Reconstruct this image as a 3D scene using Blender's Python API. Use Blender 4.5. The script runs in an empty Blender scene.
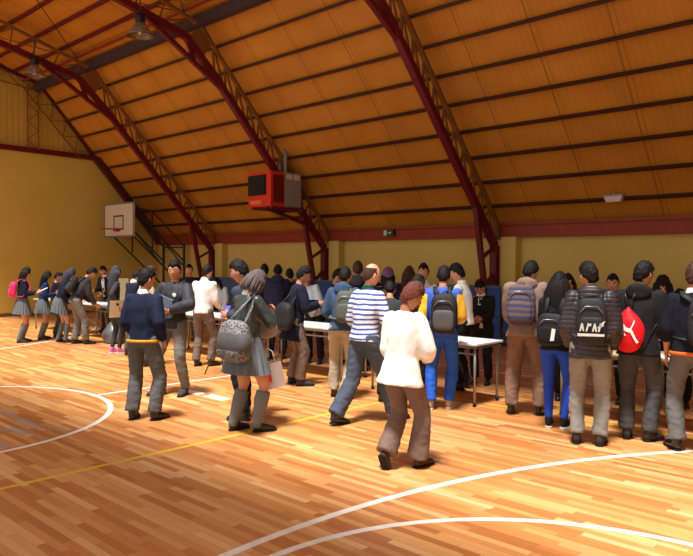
import bpy, bmesh, math, random
from mathutils import Vector, Matrix, noise, Quaternion
random.seed(7)
SC = bpy.context.scene
COL = SC.collection
PI = math.pi
R = math.radians
V = Vector

# ------------------------------------------------------------------ materials
MATS = {}
def srgb(c):
    f = lambda u: u/12.92 if u <= .04045 else ((u+.055)/1.055)**2.4
    return (f(c[0]/255), f(c[1]/255), f(c[2]/255), 1)
def mat(name, rgb, rough=.7, metal=0, vary=.12, scale=18, bump=.0, bscale=60, spec=.3, sheen=0, emit=0):
    if name in MATS: return MATS[name]
    m = bpy.data.materials.new(name); m.use_nodes = True
    nt = m.node_tree; b = nt.nodes['Principled BSDF']
    c = srgb(rgb)
    tc = nt.nodes.new('ShaderNodeTexCoord')
    n = nt.nodes.new('ShaderNodeTexNoise'); n.inputs['Scale'].default_value = scale; n.inputs['Detail'].default_value = 3
    nt.links.new(tc.outputs['Object'], n.inputs['Vector'])
    mx = nt.nodes.new('ShaderNodeMix'); mx.data_type = 'RGBA'
    mx.inputs['A'].default_value = tuple(c[i]*(1-vary*1.6) for i in range(3))+(1,)
    mx.inputs['B'].default_value = tuple(min(1, c[i]*(1+vary*1.6)) for i in range(3))+(1,)
    nt.links.new(n.outputs['Fac'], mx.inputs['Factor'])
    nt.links.new(mx.outputs['Result'], b.inputs['Base Color'])
    b.inputs['Roughness'].default_value = rough; b.inputs['Metallic'].default_value = metal
    b.inputs['Specular IOR Level'].default_value = spec
    if sheen: b.inputs['Sheen Weight'].default_value = sheen
    if emit:
        b.inputs['Emission Color'].default_value = c; b.inputs['Emission Strength'].default_value = emit
    if bump:
        n2 = nt.nodes.new('ShaderNodeTexNoise'); n2.inputs['Scale'].default_value = bscale
        nt.links.new(tc.outputs['Object'], n2.inputs['Vector'])
        bp = nt.nodes.new('ShaderNodeBump'); bp.inputs['Strength'].default_value = bump; bp.inputs['Distance'].default_value = .01
        nt.links.new(n2.outputs['Fac'], bp.inputs['Height']); nt.links.new(bp.outputs['Normal'], b.inputs['Normal'])
    MATS[name] = m
    return m

class NT:
    """tiny helper to write shader maths"""
    def __init__(s, name):
        s.m = bpy.data.materials.new(name); s.m.use_nodes = True; s.t = s.m.node_tree; s.b = s.t.nodes['Principled BSDF']
        tc = s.t.nodes.new('ShaderNodeTexCoord'); sp = s.t.nodes.new('ShaderNodeSeparateXYZ')
        s.obj = tc.outputs['Object']; s.t.links.new(s.obj, sp.inputs[0]); s.x, s.y, s.z = sp.outputs
    def put(s, v, sock):
        if hasattr(v, 'links'): s.t.links.new(v, sock)
        else: sock.default_value = v
    def ma(s, op, a, b=0.0, c=0.0):
        n = s.t.nodes.new('ShaderNodeMath'); n.operation = op
        s.put(a, n.inputs[0]); s.put(b, n.inputs[1]); s.put(c, n.inputs[2]); return n.outputs[0]
    def band(s, v, c, w):          # 1 inside |v-c|<w
        return s.ma('LESS_THAN', s.ma('ABSOLUTE', s.ma('SUBTRACT', v, c)), w)
    def rng(s, v, a, b): return s.ma('MULTIPLY', s.ma('GREATER_THAN', v, a), s.ma('LESS_THAN', v, b))
    def mul(s, a, b): return s.ma('MULTIPLY', a, b)
    def mx(s, f, a, b):
        n = s.t.nodes.new('ShaderNodeMix'); n.data_type = 'RGBA'
        s.put(f, n.inputs['Factor']); s.put(a, n.inputs['A']); s.put(b, n.inputs['B']); return n.outputs['Result']
    def vec(s, x, y, z):
        n = s.t.nodes.new('ShaderNodeCombineXYZ'); s.put(x, n.inputs[0]); s.put(y, n.inputs[1]); s.put(z, n.inputs[2]); return n.outputs[0]
    def noise(s, v, scale, detail=3):
        n = s.t.nodes.new('ShaderNodeTexNoise'); n.inputs['Scale'].default_value = scale; n.inputs['Detail'].default_value = detail
        s.t.links.new(v, n.inputs['Vector']); return n.outputs['Fac']
    def white(s, v):
        n = s.t.nodes.new('ShaderNodeTexWhiteNoise'); n.noise_dimensions = '3D'; s.t.links.new(v, n.inputs['Vector']); return n.outputs['Value']
    def bump(s, h, st, dist=.01):
        n = s.t.nodes.new('ShaderNodeBump'); n.inputs['Strength'].default_value = st; n.inputs['Distance'].default_value = dist
        s.put(h, n.inputs['Height']); s.t.links.new(n.outputs[0], s.b.inputs['Normal'])
    def ramp(s, f, stops):
        n = s.t.nodes.new('ShaderNodeValToRGB'); s.put(f, n.inputs[0])
        e = n.color_ramp.elements
        while len(e) < len(stops): e.new(.5)
        for i, (p, c) in enumerate(stops): e[i].position = p; e[i].color = srgb(c)
        return n.outputs[0]

# ------------------------------------------------------------------ mesh builder
class MB:
    def __init__(s): s.v = []; s.f = []; s.m = []
    def add(s, vs, fs, mi=0):
        o = len(s.v); s.v += [tuple(p) for p in vs]; s.f += [tuple(i+o for i in f) for f in fs]; s.m += [mi]*len(fs)
    def box(s, lo, hi, M=None, mi=0):
        x0, y0, z0 = lo; x1, y1, z1 = hi
        vs = [V(p) for p in ((x0,y0,z0),(x1,y0,z0),(x1,y1,z0),(x0,y1,z0),(x0,y0,z1),(x1,y0,z1),(x1,y1,z1),(x0,y1,z1))]
        if M is not None: vs = [M@p for p in vs]
        s.add(vs, [(0,3,2,1),(4,5,6,7),(0,1,5,4),(1,2,6,5),(2,3,7,6),(3,0,4,7)], mi)
    def bar(s, a, b, w, h=None, side=None, mi=0):
        a = V(a); b = V(b); h = w if h is None else h
        t = (b-a).normalized(); sd = V(side) if side is not None else (V((1,0,0)) if abs(t.x) < .9 else V((0,1,0)))
        sd = (sd-t*sd.dot(t)).normalized(); up = t.cross(sd)
        vs = []
        for p in (a, b):
            for (i, j) in ((-1,-1),(1,-1),(1,1),(-1,1)): vs.append(p+sd*(w/2*i)+up*(h/2*j))
        s.add(vs, [(0,3,2,1),(4,5,6,7),(0,1,5,4),(1,2,6,5),(2,3,7,6),(3,0,4,7)], mi)
    def tube(s, pts, rad, side=(1,0,0), n=12, cap=True, mi=0, power=1.0):
        """loft: rad entries are r or (a,b); a along 'side', b across"""
        pts = [V(p) for p in pts]; N = len(pts); rings = []
        for i, p in enumerate(pts):
            t = (pts[min(i+1, N-1)]-pts[max(i-1, 0)]).normalized()
            sd = V(side); sd = sd-t*sd.dot(t)
            if sd.length < 1e-3: sd = V((0,1,0))-t*t.y
            sd.normalize(); up = t.cross(sd)
            r = rad[i]; a, b = r if isinstance(r, (tuple, list)) else (r, r)
            ring = []
            for k in range(n):
                c, q = math.cos(2*PI*k/n), math.sin(2*PI*k/n)
                if power != 1.0:
                    c = math.copysign(abs(c)**power, c); q = math.copysign(abs(q)**power, q)
                ring.append(p+sd*(a*c)+up*(b*q))
            rings.append(ring)
        vs = [q for r_ in rings for q in r_]
        fs = [(i*n+k, i*n+(k+1)%n, (i+1)*n+(k+1)%n, (i+1)*n+k) for i in range(N-1) for k in range(n)]
        if cap: fs += [tuple(reversed(range(n))), tuple((N-1)*n+k for k in range(n))]
        s.add(vs, fs, mi)
    def ell(s, c, r, M=None, nu=14, nv=9, mi=0, fn=None):
        vs = []; c = V(c)
        if not isinstance(r, (tuple, list)): r = (r, r, r)
        for j in range(1, nv):
            ph = PI*j/nv-PI/2
            for i in range(nu):
                th = 2*PI*i/nu
                vs.append(V((math.cos(ph)*math.cos(th), math.cos(ph)*math.sin(th), math.sin(ph))))
        vs += [V((0,0,-1)), V((0,0,1))]
        out = []
        for u in vs:
            p = fn(u) if fn else V((u.x*r[0], u.y*r[1], u.z*r[2]))
            if M is not None: p = M@p
            out.append(p+c)
        a = len(vs)-2; b = a+1
        fs = [(j*nu+i, j*nu+(i+1)%nu, (j+1)*nu+(i+1)%nu, (j+1)*nu+i) for j in range(nv-2) for i in range(nu)]
        fs += [(a, (i+1)%nu, i) for i in range(nu)] + [(b, (nv-2)*nu+i, (nv-2)*nu+(i+1)%nu) for i in range(nu)]
        s.add(out, fs, mi)
    def mesh(s, name, mats, smooth=True):
        me = bpy.data.meshes.new(name); me.from_pydata(s.v, [], s.f)
        for m in (mats if isinstance(mats, (list, tuple)) else [mats]): me.materials.append(m)
        me.polygons.foreach_set('material_index', s.m)
        me.polygons.foreach_set('use_smooth', [smooth]*len(s.f)); me.update()
        return me
    def build(s, name, mats, parent=None, smooth=False, bevel=0):
        me = s.mesh(name, mats, smooth)
        o = bpy.data.objects.new(name, me); COL.objects.link(o)
        if parent is not None: o.parent = parent
        if bevel:
            b = o.modifiers.new('bevel', 'BEVEL'); b.width = bevel; b.segments = 2; b.limit_method = 'ANGLE'
        return o
    def remesh(s, voxel, smooth=4):
        """union of all shells as one continuous skin -> new MB"""
        me = s.mesh('tmp', MATS['plain']); o = bpy.data.objects.new('tmp', me); COL.objects.link(o)
        r = o.modifiers.new('r', 'REMESH'); r.mode = 'VOXEL'; r.voxel_size = voxel
        sm = o.modifiers.new('s', 'SMOOTH'); sm.iterations = smooth; sm.factor = .5
        dg = bpy.context.evaluated_depsgraph_get(); ev = o.evaluated_get(dg); m2 = ev.to_mesh()
        out = MB(); out.v = [tuple(v.co) for v in m2.vertices]; out.f = [tuple(p.vertices) for p in m2.polygons]; out.m = [0]*len(out.f)
        ev.to_mesh_clear(); bpy.data.objects.remove(o); bpy.data.meshes.remove(me)
        return out
    def warp(s, amp, scale, seed=0, squash=1.0):
        """folds: push vertices about by smooth noise"""
        off = V((seed*3.1, seed*1.7, seed*.9)); out = []
        for p in s.v:
            q = V((p[0]*scale, p[1]*scale, p[2]*scale*squash))+off
            nv = noise.noise_vector(q)
            out.append((p[0]+nv.x*amp, p[1]+nv.y*amp, p[2]+nv.z*amp*.5))
        s.v = out; return s
mat('plain', (128,128,128))

def tag(o, label=None, cat=None, group=None, kind=None):
    if label: o['label'] = label
    if cat: o['category'] = cat
    if group: o['group'] = group
    if kind: o['kind'] = kind
    return o
def empty(name, loc=(0,0,0), rz=0):
    o = bpy.data.objects.new(name, None); COL.objects.link(o); o.location = loc; o.rotation_euler = (0,0,rz); o.empty_display_size = .2
    return o
def copy_tree(o, parent=None):
    c = o.copy(); COL.objects.link(c); c.parent = parent
    for ch in list(o.children): copy_tree(ch, c)
    return c
def struct(o): o['kind'] = 'structure'; return o

# ------------------------------------------------------------------ camera
YAW, PITCH, ROLL, FPX = R(42.8), R(-1.33), R(.38), 675.0
cam = bpy.data.cameras.new('camera'); camo = bpy.data.objects.new('camera', cam); COL.objects.link(camo)
cam.sensor_fit = 'HORIZONTAL'; cam.sensor_width = 36; cam.lens = 36*FPX/693; cam.clip_end = 200; cam.clip_start = .05
camo.matrix_world = Matrix.Translation((0,0,1.65)) @ Matrix.Rotation(YAW, 4, 'Z') @ Matrix.Rotation(PI/2+PITCH, 4, 'X') @ Matrix.Rotation(ROLL, 4, 'Z')
SC.camera = camo

# ------------------------------------------------------------------ the hall
XE, XN = -20.6, 5.2          # end walls
YW, YK, YR, YO = 12.7, 8.6, 2.3, -8.1     # long wall, roof knee, ridge, opposite wall
ZE, ZK, ZR = 2.4, 6.95, 8.7

def floor_material():
    s = NT('varnished plank floor')
    pw = .06; pl = .62
    row = s.ma('FLOOR', s.ma('DIVIDE', s.y, pw))
    xo = s.ma('ADD', s.ma('DIVIDE', s.x, pl), s.mul(s.white(s.vec(row, 3.3, 0.0)), 7.0))
    colm = s.ma('FLOOR', xo)
    rnd = s.white(s.vec(row, colm, 1.0))
    grain = s.noise(s.vec(s.mul(s.x, 3.0), s.mul(s.y, 55.0), s.mul(rnd, 9.0)), 1.0, 4)
    wood = s.ramp(s.ma('ADD', s.mul(rnd, .78), s.mul(grain, .22)), [(0, (160,92,48)), (.25, (190,122,68)), (.55, (208,146,86)), (.82, (222,170,110)), (1, (240,206,156))])  # palest plank tone carries floor glare painted into the wood
    big = s.noise(s.obj, .35, 2)
    wood = s.mx(s.mul(big, .35), wood, srgb((190,120,58)))
    fy = s.ma('FRACT', s.ma('DIVIDE', s.y, pw)); fx = s.ma('FRACT', xo)
    seam = s.ma('MAXIMUM', s.ma('LESS_THAN', fy, .05), s.ma('LESS_THAN', fx, .008))
    wood = s.mx(s.mul(seam, .35), wood, srgb((110,60,25)))
    def circ(cx, cy, r, w=.03):
        dx = s.ma('SUBTRACT', s.x, cx); dy = s.ma('SUBTRACT', s.y, cy)
        d = s.ma('SQRT', s.ma('ADD', s.mul(dx, dx), s.mul(dy, dy)))
        return s.band(d, r, w), d
    c1, d1 = circ(-7.93, 2.12, 1.84)
    # worn blue-grey paint inside the centre circle
    inside = s.ma('LESS_THAN', d1, 1.75)
    wn = s.ma('GREATER_THAN', s.noise(s.vec(s.mul(s.x, .8), s.mul(s.y, 5.0), 0.0), 1.6, 5), .56)
    near = s.band(s.ma('ADD', s.y, s.mul(s.x, .0)), 2.35, .62)
    wood = s.mx(s.mul(s.mul(inside, s.mul(wn, near)), .6), wood, srgb((150,150,160)))
    white = c1
    for (cx, cy, r) in ((3.45, 2.6, 6.5), (-19.3, 2.5, 6.5)):
        a, _ = circ(cx, cy, r, .032); white = s.ma('MAXIMUM', white, a)
    a, _ = circ(-1.0, 2.45, 1.84, .028); white = s.ma('MAXIMUM', white, a)
    a, _ = circ(-14.8, 2.45, 1.84, .028); white = s.ma('MAXIMUM', white, a)
    mid = s.mul(s.band(s.x, -7.85, .028), s.rng(s.y, 3.95, 9.05)); white = s.ma('MAXIMUM', white, mid)
    side = s.mul(s.band(s.y, 9.05, .03), s.rng(s.x, -20, 4.8)); white = s.ma('MAXIMUM', white, side)
    dash = s.mul(s.band(s.y, 4.92, .07), s.ma('MAXIMUM', s.rng(s.x, -7.42, -7.0), s.rng(s.x, -6.88, -6.5))); white = s.ma('MAXIMUM', white, dash)
    yel = s.band(s.x, -5.11, .026)
    yel = s.mul(s.ma('MAXIMUM', yel, s.band(s.x, -10.5, .026)), s.rng(s.y, -3.0, 6.93))
    yel = s.ma('MAXIMUM', yel, s.mul(s.band(s.y, 6.93, .026), s.rng(s.x, -16.8, 1.1)))
    wear = s.ma('MULTIPLY_ADD', s.noise(s.obj, 9.0, 4), .5, .62)
    c = s.mx(s.mul(yel, s.ma('MINIMUM', wear, .9)), wood, srgb((226,190,40)))
    c = s.mx(s.mul(white, s.ma('MINIMUM', wear, .95)), c, srgb((238,236,230)))
    s.t.links.new(c, s.b.inputs['Base Color'])
    s.put(s.ma('MULTIPLY_ADD', s.noise(s.obj, 2.2, 4), .22, .24), s.b.inputs['Roughness'])
    s.b.inputs['Specular IOR Level'].default_value = .45
    s.bump(s.ma('ADD', s.mul(grain, .3), s.mul(seam, -.5)), .12, .004)
    return s.m

def wall_material(name, rgb, ribs=0, seams=None):
    s = NT(name)
    n1 = s.noise(s.obj, .7, 4); n2 = s.noise(s.obj, 30, 3)
    base = srgb(rgb); dk = srgb(tuple(v*.86 for v in rgb))
    c = s.mx(n1, base, dk)
    if ribs:
        f = s.ma('SINE', s.mul(s.y, 2*PI/ribs)); c = s.mx(s.mul(s.ma('GREATER_THAN', f, .8), .22), c, srgb(tuple(v*.7 for v in rgb)))
        s.bump(f, .25, .01)
    else: s.bump(n2, .08, .01)
    s.t.links.new(c, s.b.inputs['Base Color']); s.b.inputs['Roughness'].default_value = .75; s.b.inputs['Specular IOR Level'].default_value = .25
    return s.m

def roof_material(name, upper=False):
    s = NT(name)
    n1 = s.noise(s.obj, 1.1, 4)
    c = s.ramp(n1, [(.25, (176,116,30)), (.55, (194,132,38)), (.8, (206,144,48))])
    period = 1.24
    f = s.ma('FRACT', s.ma('DIVIDE', s.ma('ADD', s.x, 40.0), period))
    cell = s.white(s.vec(s.ma('FLOOR', s.ma('DIVIDE', s.ma('ADD', s.x, 40.0), period)), s.ma('FLOOR', s.ma('DIVIDE', s.ma('SUBTRACT', s.y, .3), .78)), 0.0))
    c = s.mx(s.mul(cell, .25), c, srgb((178,108,24)))
    seam = s.ma('MAXIMUM', s.ma('LESS_THAN', f, .022), s.mul(s.band(f, .08, .008), .6))
    c = s.mx(s.mul(seam, .55), c, srgb((100,58,14)))
    rib = s.ma('SINE', s.mul(s.x, 2*PI/.11))
    c = s.mx(s.mul(s.ma('GREATER_THAN', rib, .9), .16), c, srgb((110,66,16)))
    s.bump(rib, .25, .01)
    s.t.links.new(c, s.b.inputs['Base Color']); s.b.inputs['Roughness'].default_value = .6
    return s.m

FLOOR = floor_material()
WALL_END = wall_material('mustard painted plaster', (220,194,96))
WALL_LONG = wall_material('mustard painted plaster long wall', (222,196,112))
CLAD = wall_material('ribbed yellow cladding', (206,172,76), ribs=.17)
ROOF = roof_material('orange roof boards')
DRED = mat('dark red steel', (98,20,36), .45, 0, .1)
RED = mat('red painted beam', (140,54,32), .55, 0, .2, 6)
PURL = mat('dark brown purlin steel', (60,32,22), .5, 0, .15)
GUT = mat('grey violet steel', (66,54,60), .5, 0, .15)
LATT = mat('ochre lattice steel', (128,84,38), .6)

m = MB(); m.box((XE-.3, YO-.3, -.2), (XN+.3, YW+.3, 0)); struct(m.build('floor', FLOOR))
m = MB(); m.box((XE-.3, YW, 0), (XN+.3, YW+.25, 2.42)); struct(m.build('wall_back', WALL_LONG))
# pilasters stand right of each frame
FX = [-17.2, -12.31, -7.32, -2.35, 2.6]
for fx in FX[:4]:
    m = MB(); m.box((fx+.12, YW-.22, 0), (fx+.47, YW, 2.2)); struct(m.build('trim_1', WALL_LONG, bevel=.01))
m = MB(); m.box((XE-.25, YO, 0), (XE, YW, 4.87)); struct(m.build('wall_left', WALL_END))
m = MB(); m.box((XN, YO, 0), (XN+.25, YW, 2.42)); struct(m.build('wall_right', WALL_END))
# gable cladding
m = MB()
pr = [(YO, 4.8), (YW-2.1, 4.8), (YK, ZK), (YR, ZR), (2*YR-YK, ZK), (YO, ZE)]
n = len(pr)
m.add([(XE-.2, y, z) for y, z in pr]+[(XE-.04, y, z) for y, z in pr], [tuple(range(n)), tuple(reversed(range(n, 2*n)))]+[(i, (i+1)%n, n+(i+1)%n, n+i) for i in range(n)])
struct(m.build('wall_gable', CLAD))
m = MB(); pr = [(YO, 2.4), (YW, 2.4), (YK, ZK), (YR, ZR), (2*YR-YK, ZK)]; n = len(pr)
m.add([(XN+.02, y, z) for y, z in pr]+[(XN+.2, y, z) for y, z in pr], [tuple(range(n)), tuple(reversed(range(n, 2*n)))]+[(i, (i+1)%n, n+(i+1)%n, n+i) for i in range(n)])
struct(m.build('wall_gable', CLAD))
m = MB(); m.box((XE, YO, 4.84), (XE+.1, YW-2.05, 4.99)); struct(m.build('trim_2', DRED))
m = MB(); m.box((XE, YO, 0), (XE+.03, YW, .1)); struct(m.build('baseboard_left', mat('brown skirting', (120,84,40))))
m = MB(); m.box((XE, YW-.03, 0), (XN, YW, .1)); struct(m.build('baseboard_back', MATS['brown skirting']))

# roof skins: the far slope the photo shows, and the near slope with an added gap that lets the sun in
def slab(name, a, b, x0, x1, material, th=.06):
    m = MB(); (ya, za), (yb, zb) = a, b
    m.add([(x0,ya,za),(x1,ya,za),(x1,yb,zb),(x0,yb,zb),(x0,ya,za+th),(x1,ya,za+th),(x1,yb,zb+th),(x0,yb,zb+th)],
          [(0,1,2,3),(7,6,5,4),(0,4,5,1),(1,5,6,2),(2,6,7,3),(3,7,4,0)])
    return struct(m.build(name, material))
slab('ceiling', (YW+.1, ZE-.05), (YK, ZK), XE-.3, XN+.3, ROOF)
def flat(y): return ZK+(YK-y)*(ZR-ZK)/(YK-YR) if y > YR else ZR-(YR-y)*(ZR-ZK)/(YK-YR)
slab('ceiling', (YK, ZK), (5.2, flat(5.2)), XE-.3, XN+.3, ROOF)       # unseen gap between these two is added to place the sun band
slab('ceiling', (1.0, flat(1.0)), (2*YR-YK, ZK), XE-.3, XN+.3, ROOF)

# eave beam
m = MB(); m.box((XE, YW-.14, 2.19), (XN, YW+.02, 2.5)); m.box((XE, YW-.2, 2.44), (XN, YW+.02, 2.5)); struct(m.build('trim_3', RED))
# big gutter beam at the knee, one length per bay
xs = [XE]+FX+[XN]
m = MB(); m.box((XE, YK-.14, ZK-.27), (XN, YK+.02, ZK-.04)); 
struct(m.build('trim_4', [GUT]))
m = MB(); m.bar((XE, YK-.42, ZK-.02), (XN, YK-.42, ZK-.02), .05); struct(m.build('trim_4', RED))
# purlins
def steep(y): return ZE+(YW-y)*(ZK-ZE)/(YW-YK)
k = 0
y = 12.28
while y > YK+.12:
    z = steep(y)
    m = MB(); sl = V((0, YK-YW, ZK-ZE)).normalized()
    m.bar((XE, y-.05, z-.045), (XN, y-.05, z-.045), .045, .07, side=sl)
    o = m.build('roof_purlin', PURL); tag(o, kind='structure'); y -= .40
y = YK-.75
while y > YR:
    m = MB(); m.bar((XE, y, flat(y)-.06), (XN, y, flat(y)-.06), .05, .08, side=(0,1,0))
    o = m.build('roof_purlin', PURL if int(y*10) % 2 else DRED); tag(o, kind='structure'); y -= .62
m = MB()
for i in range(len(xs)-1):      # wind bracing rods under the upper slope
    a, b = xs[i], xs[i+1]
    m.bar((a, YK-.4, flat(YK-.4)-.16), (b, YR+1.2, flat(YR+1.2)-.16), .015); m.bar((b, YK-.4, flat(YK-.4)-.16), (a, YR+1.2, flat(YR+1.2)-.16), .015)
struct(m.build('trim_5', PURL))

# roof frames
def frame(x, end=False):
    root = empty('roof_frame', (x, YW-.4, 0))
    M = Matrix.Translation((-x, -(YW-.4), 0))
    W = .13
    def P(y, z, dx=0): return (dx, y-(YW-.4), z)
    m = MB()
    inner = [(12.45, 0), (12.45, 2.02), (8.98, 5.72), (8.22, 6.42), (YR, 7.75), (2*YR-8.22, 6.42)]
    for i, (a, b) in enumerate(zip(inner, inner[1:])): m.bar(P(*a), P(*b), W if i else .16, .14)
    m.bar(P(11.7, 2.8), P(12.32, .0), .1, .1)
    m.bar(P(12.12, 1.2), P(12.45, 1.45), .07); m.bar(P(11.95, 1.75), P(12.45, 2.0), .06)
    m.bar(P(9.25, 5.44), P(7.3, 6.58), .09, .09); m.bar(P(8.5, 6.18), P(8.22, 5.98), .06)
    m.bar(P(8.22, 6.42), P(8.5, 5.85), .07)
    m.build('inner_chord', DRED, root)
    m = MB()
    d = .14
    outer = [(12.55, 2.15), (12.38, steep(12.38)-.18), (YK-.02, ZK-.24), (YR, ZR-.2), (2*YR-YK, ZK-.24)]
    for a, b in zip(outer, outer[1:]): m.bar(P(*a, .05), P(*b, .05), .09, .06)
    m.build('outer_chord', LATT, root)
    m = MB()
    n = 11
    A0, A1 = V((0, 12.3, 2.18)), V((0, 8.98, 5.72)); B0, B1 = V((0, 12.38, steep(12.38)-.18)), V((0, YK+.15, steep(YK+.15)-.18))
    for i in range(n):
        a = A0.lerp(A1, i/n); b = B0.lerp(B1, (i+.5)/n); c = A0.lerp(A1, (i+1)/n)
        m.bar(P(a.y, a.z), P(b.y, b.z), .035); m.bar(P(b.y, b.z), P(c.y, c.z), .035)
    A0, A1 = V((0, 8.1, 6.45)), V((0, YR, 7.75)); B0, B1 = V((0, YK-.02, ZK-.24)), V((0, YR, ZR-.2))
    for i in range(n):
        a = A0.lerp(A1, i/n); b = B0.lerp(B1, (i+.5)/n); c = A0.lerp(A1, (i+1)/n)
        m.bar(P(a.y, a.z), P(b.y, b.z), .03); m.bar(P(b.y, b.z), P(c.y, c.z), .03)
    m.build('lattice_web', LATT, root)
    m = MB(); m.add([P(8.22, 6.38, .02), P(YK+.05, ZK-.2, .02), P(YK+.3, ZK-.5, .02), P(8.6, 6.0, .02), P(8.22, 6.38, .06), P(YK+.05, ZK-.2, .06), P(YK+.3, ZK-.5, .06), P(8.6, 6.0, .06)],
          [(0,1,2,3),(7,6,5,4),(0,4,5,1),(1,5,6,2),(2,6,7,3),(3,7,4,0)]); m.build('gusset_plate', LATT, root)
    return root
flab = ['dark red steel roof frame nearest the basketball hoop', 'dark red steel roof frame carrying the red heater box',
        'dark red steel roof frame rising behind the table with the white-shirted boy', 'dark red steel roof frame at the right edge, mostly out of view', 'dark red roof frame beyond the right edge']
for x, l in zip(FX[:4], flab): tag(frame(x), l, 'roof frame', 'dark red roof frames')
# end frame against the gable
DBR = mat('dark brown red steel', (84,28,30), .5)
m = MB(); m.bar((XE+.2, YW-.1, 2.3), (XE+.2, 10.35, 4.87), .16, .2); m.bar((XE+.12, 10.35, 4.87), (XE+.12, YK, ZK-.05), .05, .08); m.bar((XE+.12, YK, ZK-.06), (XE+.12, YR, ZR-.1), .05, .08); struct(m.build('trim_6', DBR))
m = MB()
def lattice(a, b, w, n, nrm):
    a = V(a); b = V(b); t = (b-a).normalized(); s_ = t.cross(V(nrm)).normalized()*w/2
    m.bar(a-s_, b-s_, .03); m.bar(a+s_, b+s_, .03)
    for i in range(n):
        p = a.lerp(b, i/n); q = a.lerp(b, (i+1)/n); sg = 1 if i % 2 else -1
        m.bar(p-s_*sg, q+s_*sg, .02)
lattice((XE+.1, 8.42, 4.95), (XE+.1, 8.42, 6.85), .32, 7, (1,0,0))
lattice((XE+.1, 8.3, 6.85), (XE+.1, 10.05, 4.95), .42, 9, (1,0,0))
lattice((XE+.1, 8.4, 6.85), (XE+.1, 4.0, 7.3), .3, 12, (1,0,0))
struct(m.build('trim_7', LATT))
# ------------------------------------------------------------------ people
SKIN = {k: mat('skin '+k, c, .55, 0, .06, 12) for k, c in {'tan': (196,140,108), 'light': (214,160,130), 'brown': (168,112,82)}.items()}
LIP = mat('lip skin', (160,88,78), .5); EYEW = mat('eye white', (225,220,212), .3); EYED = mat('dark iris', (30,20,16), .2)
mat('black leather', (30,28,30), .35, 0, .15, spec=.5); mat('dark rubber', (24,22,22), .8); mat('zip metal', (150,150,155), .35, .8); mat('white rubber', (215,212,208), .6)
def hairmat(name, rgb):
    if name in MATS: return MATS[name]
    s = NT(name); v = s.vec(s.mul(s.x, 90.0), s.mul(s.y, 90.0), s.mul(s.z, 6.0)); f = s.noise(v, 1.0, 3)
    c = s.mx(f, srgb(tuple(x*.55 for x in rgb)), srgb(tuple(min(255, x*1.5) for x in rgb)))
    s.t.links.new(c, s.b.inputs['Base Color']); s.b.inputs['Roughness'].default_value = .6; s.b.inputs['Specular IOR Level'].default_value = .2; s.bump(f, .8, .01)
    MATS[name] = s.m; return s.m
HAIR = {'black': hairmat('black hair', (19,16,16)), 'brown': hairmat('brown hair', (62,42,34)), 'grey': hairmat('dark hair painted toplit grey', (78,72,70)), 'glossy': hairmat('dark hair painted sheen', (54,54,62)), 'reddish': hairmat('reddish brown hair', (88,48,40))}  # grey and glossy tones are dark hair with top light painted in
def cloth(name, rgb, rough=.85, vary=.1, bump=.25, sc=45, **k): return mat(name, rgb, rough, 0, vary, 9, bump, sc, .2, **k)

def stripemat(name, a, b, period, duty=.5, axis='z'):
    if name in MATS: return MATS[name]
    s = NT(name); w = s.ma('ADD', s.z if axis == 'z' else s.x, s.mul(s.noise(s.obj, 5.0, 2), .03))
    f = s.ma('LESS_THAN', s.ma('FRACT', s.ma('DIVIDE', w, period)), duty)
    s.t.links.new(s.mx(f, srgb(a), srgb(b)), s.b.inputs['Base Color']); s.b.inputs['Roughness'].default_value = .85
    MATS[name] = s.m; return s.m
def quiltmat(name, rgb, period=.05):
    if name in MATS: return MATS[name]
    s = NT(name); f = s.ma('FRACT', s.ma('DIVIDE', s.z, period)); h = s.ma('SINE', s.mul(f, PI))
    n1 = s.noise(s.obj, 20, 3)
    c = s.mx(s.ma('LESS_THAN', h, .3), srgb(rgb), srgb(tuple(v*.6 for v in rgb))); c = s.mx(s.mul(n1, .25), c, srgb(tuple(min(255, v*1.4) for v in rgb)))
    s.t.links.new(c, s.b.inputs['Base Color']); s.b.inputs['Roughness'].default_value = .45; s.bump(s.ma('ADD', s.ma('POWER', h, .5), s.mul(n1, .4)), .45, .012)
    MATS[name] = s.m; return s.m
def speckmat(name, a, b, scale=60):
    if name in MATS: return MATS[name]
    s = NT(name); n1 = s.ma('GREATER_THAN', s.noise(s.obj, scale, 3), .5)
    s.t.links.new(s.mx(n1, srgb(a), srgb(b)), s.b.inputs['Base Color']); s.b.inputs['Roughness'].default_value = .8
    MATS[name] = s.m; return s.m

def ik(a, c, l1, l2, pole):
    a = V(a); c = V(c); d = c-a; L = d.length
    mxl = (l1+l2)*.998
    if L > mxl: c = a+d*(mxl/L); d = c-a; L = mxl
    x = (l1*l1-l2*l2+L*L)/(2*L); h = math.sqrt(max(0, l1*l1-x*x)); u = d/L
    p = V(pole); p = p-u*p.dot(u)
    if p.length < 1e-4: p = V((0,1,.1))
    return a, a+u*x+p.normalized()*h, c

def head_fn(u):
    # unit direction -> point on a face: x right, y forward, z up
    x, y, z = u.x, u.y, u.z
    px, py, pz = x*.074, y*.094, z*.118
    if z < 0:
        k = -z; px *= 1-.30*k**1.6
        if y < 0: py *= 1-.42*k**1.2
        else: py *= 1-.10*k
    if y > 0: py -= .012*max(0, y)**3*(1 if abs(x) < .9 else 0)
    if y > .2:
        g = lambda cx, cz, sx, sz: math.exp(-((px-cx)/sx)**2-((pz-cz)/sz)**2)
        py += .024*g(0, -.022, .011, .016)+.012*g(0, 0, .008, .02)
        py += -.009*(g(.031, .006, .015, .012)+g(-.031, .006, .015, .012))
        py += .006*g(0, .032, .05, .012)+.007*g(0, -.058, .022, .009)+.008*g(0, -.095, .022, .016)
        py += .004*(g(.04, -.02, .02, .02)+g(-.04, -.02, .02, .02))
    return V((px, py, pz))

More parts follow.
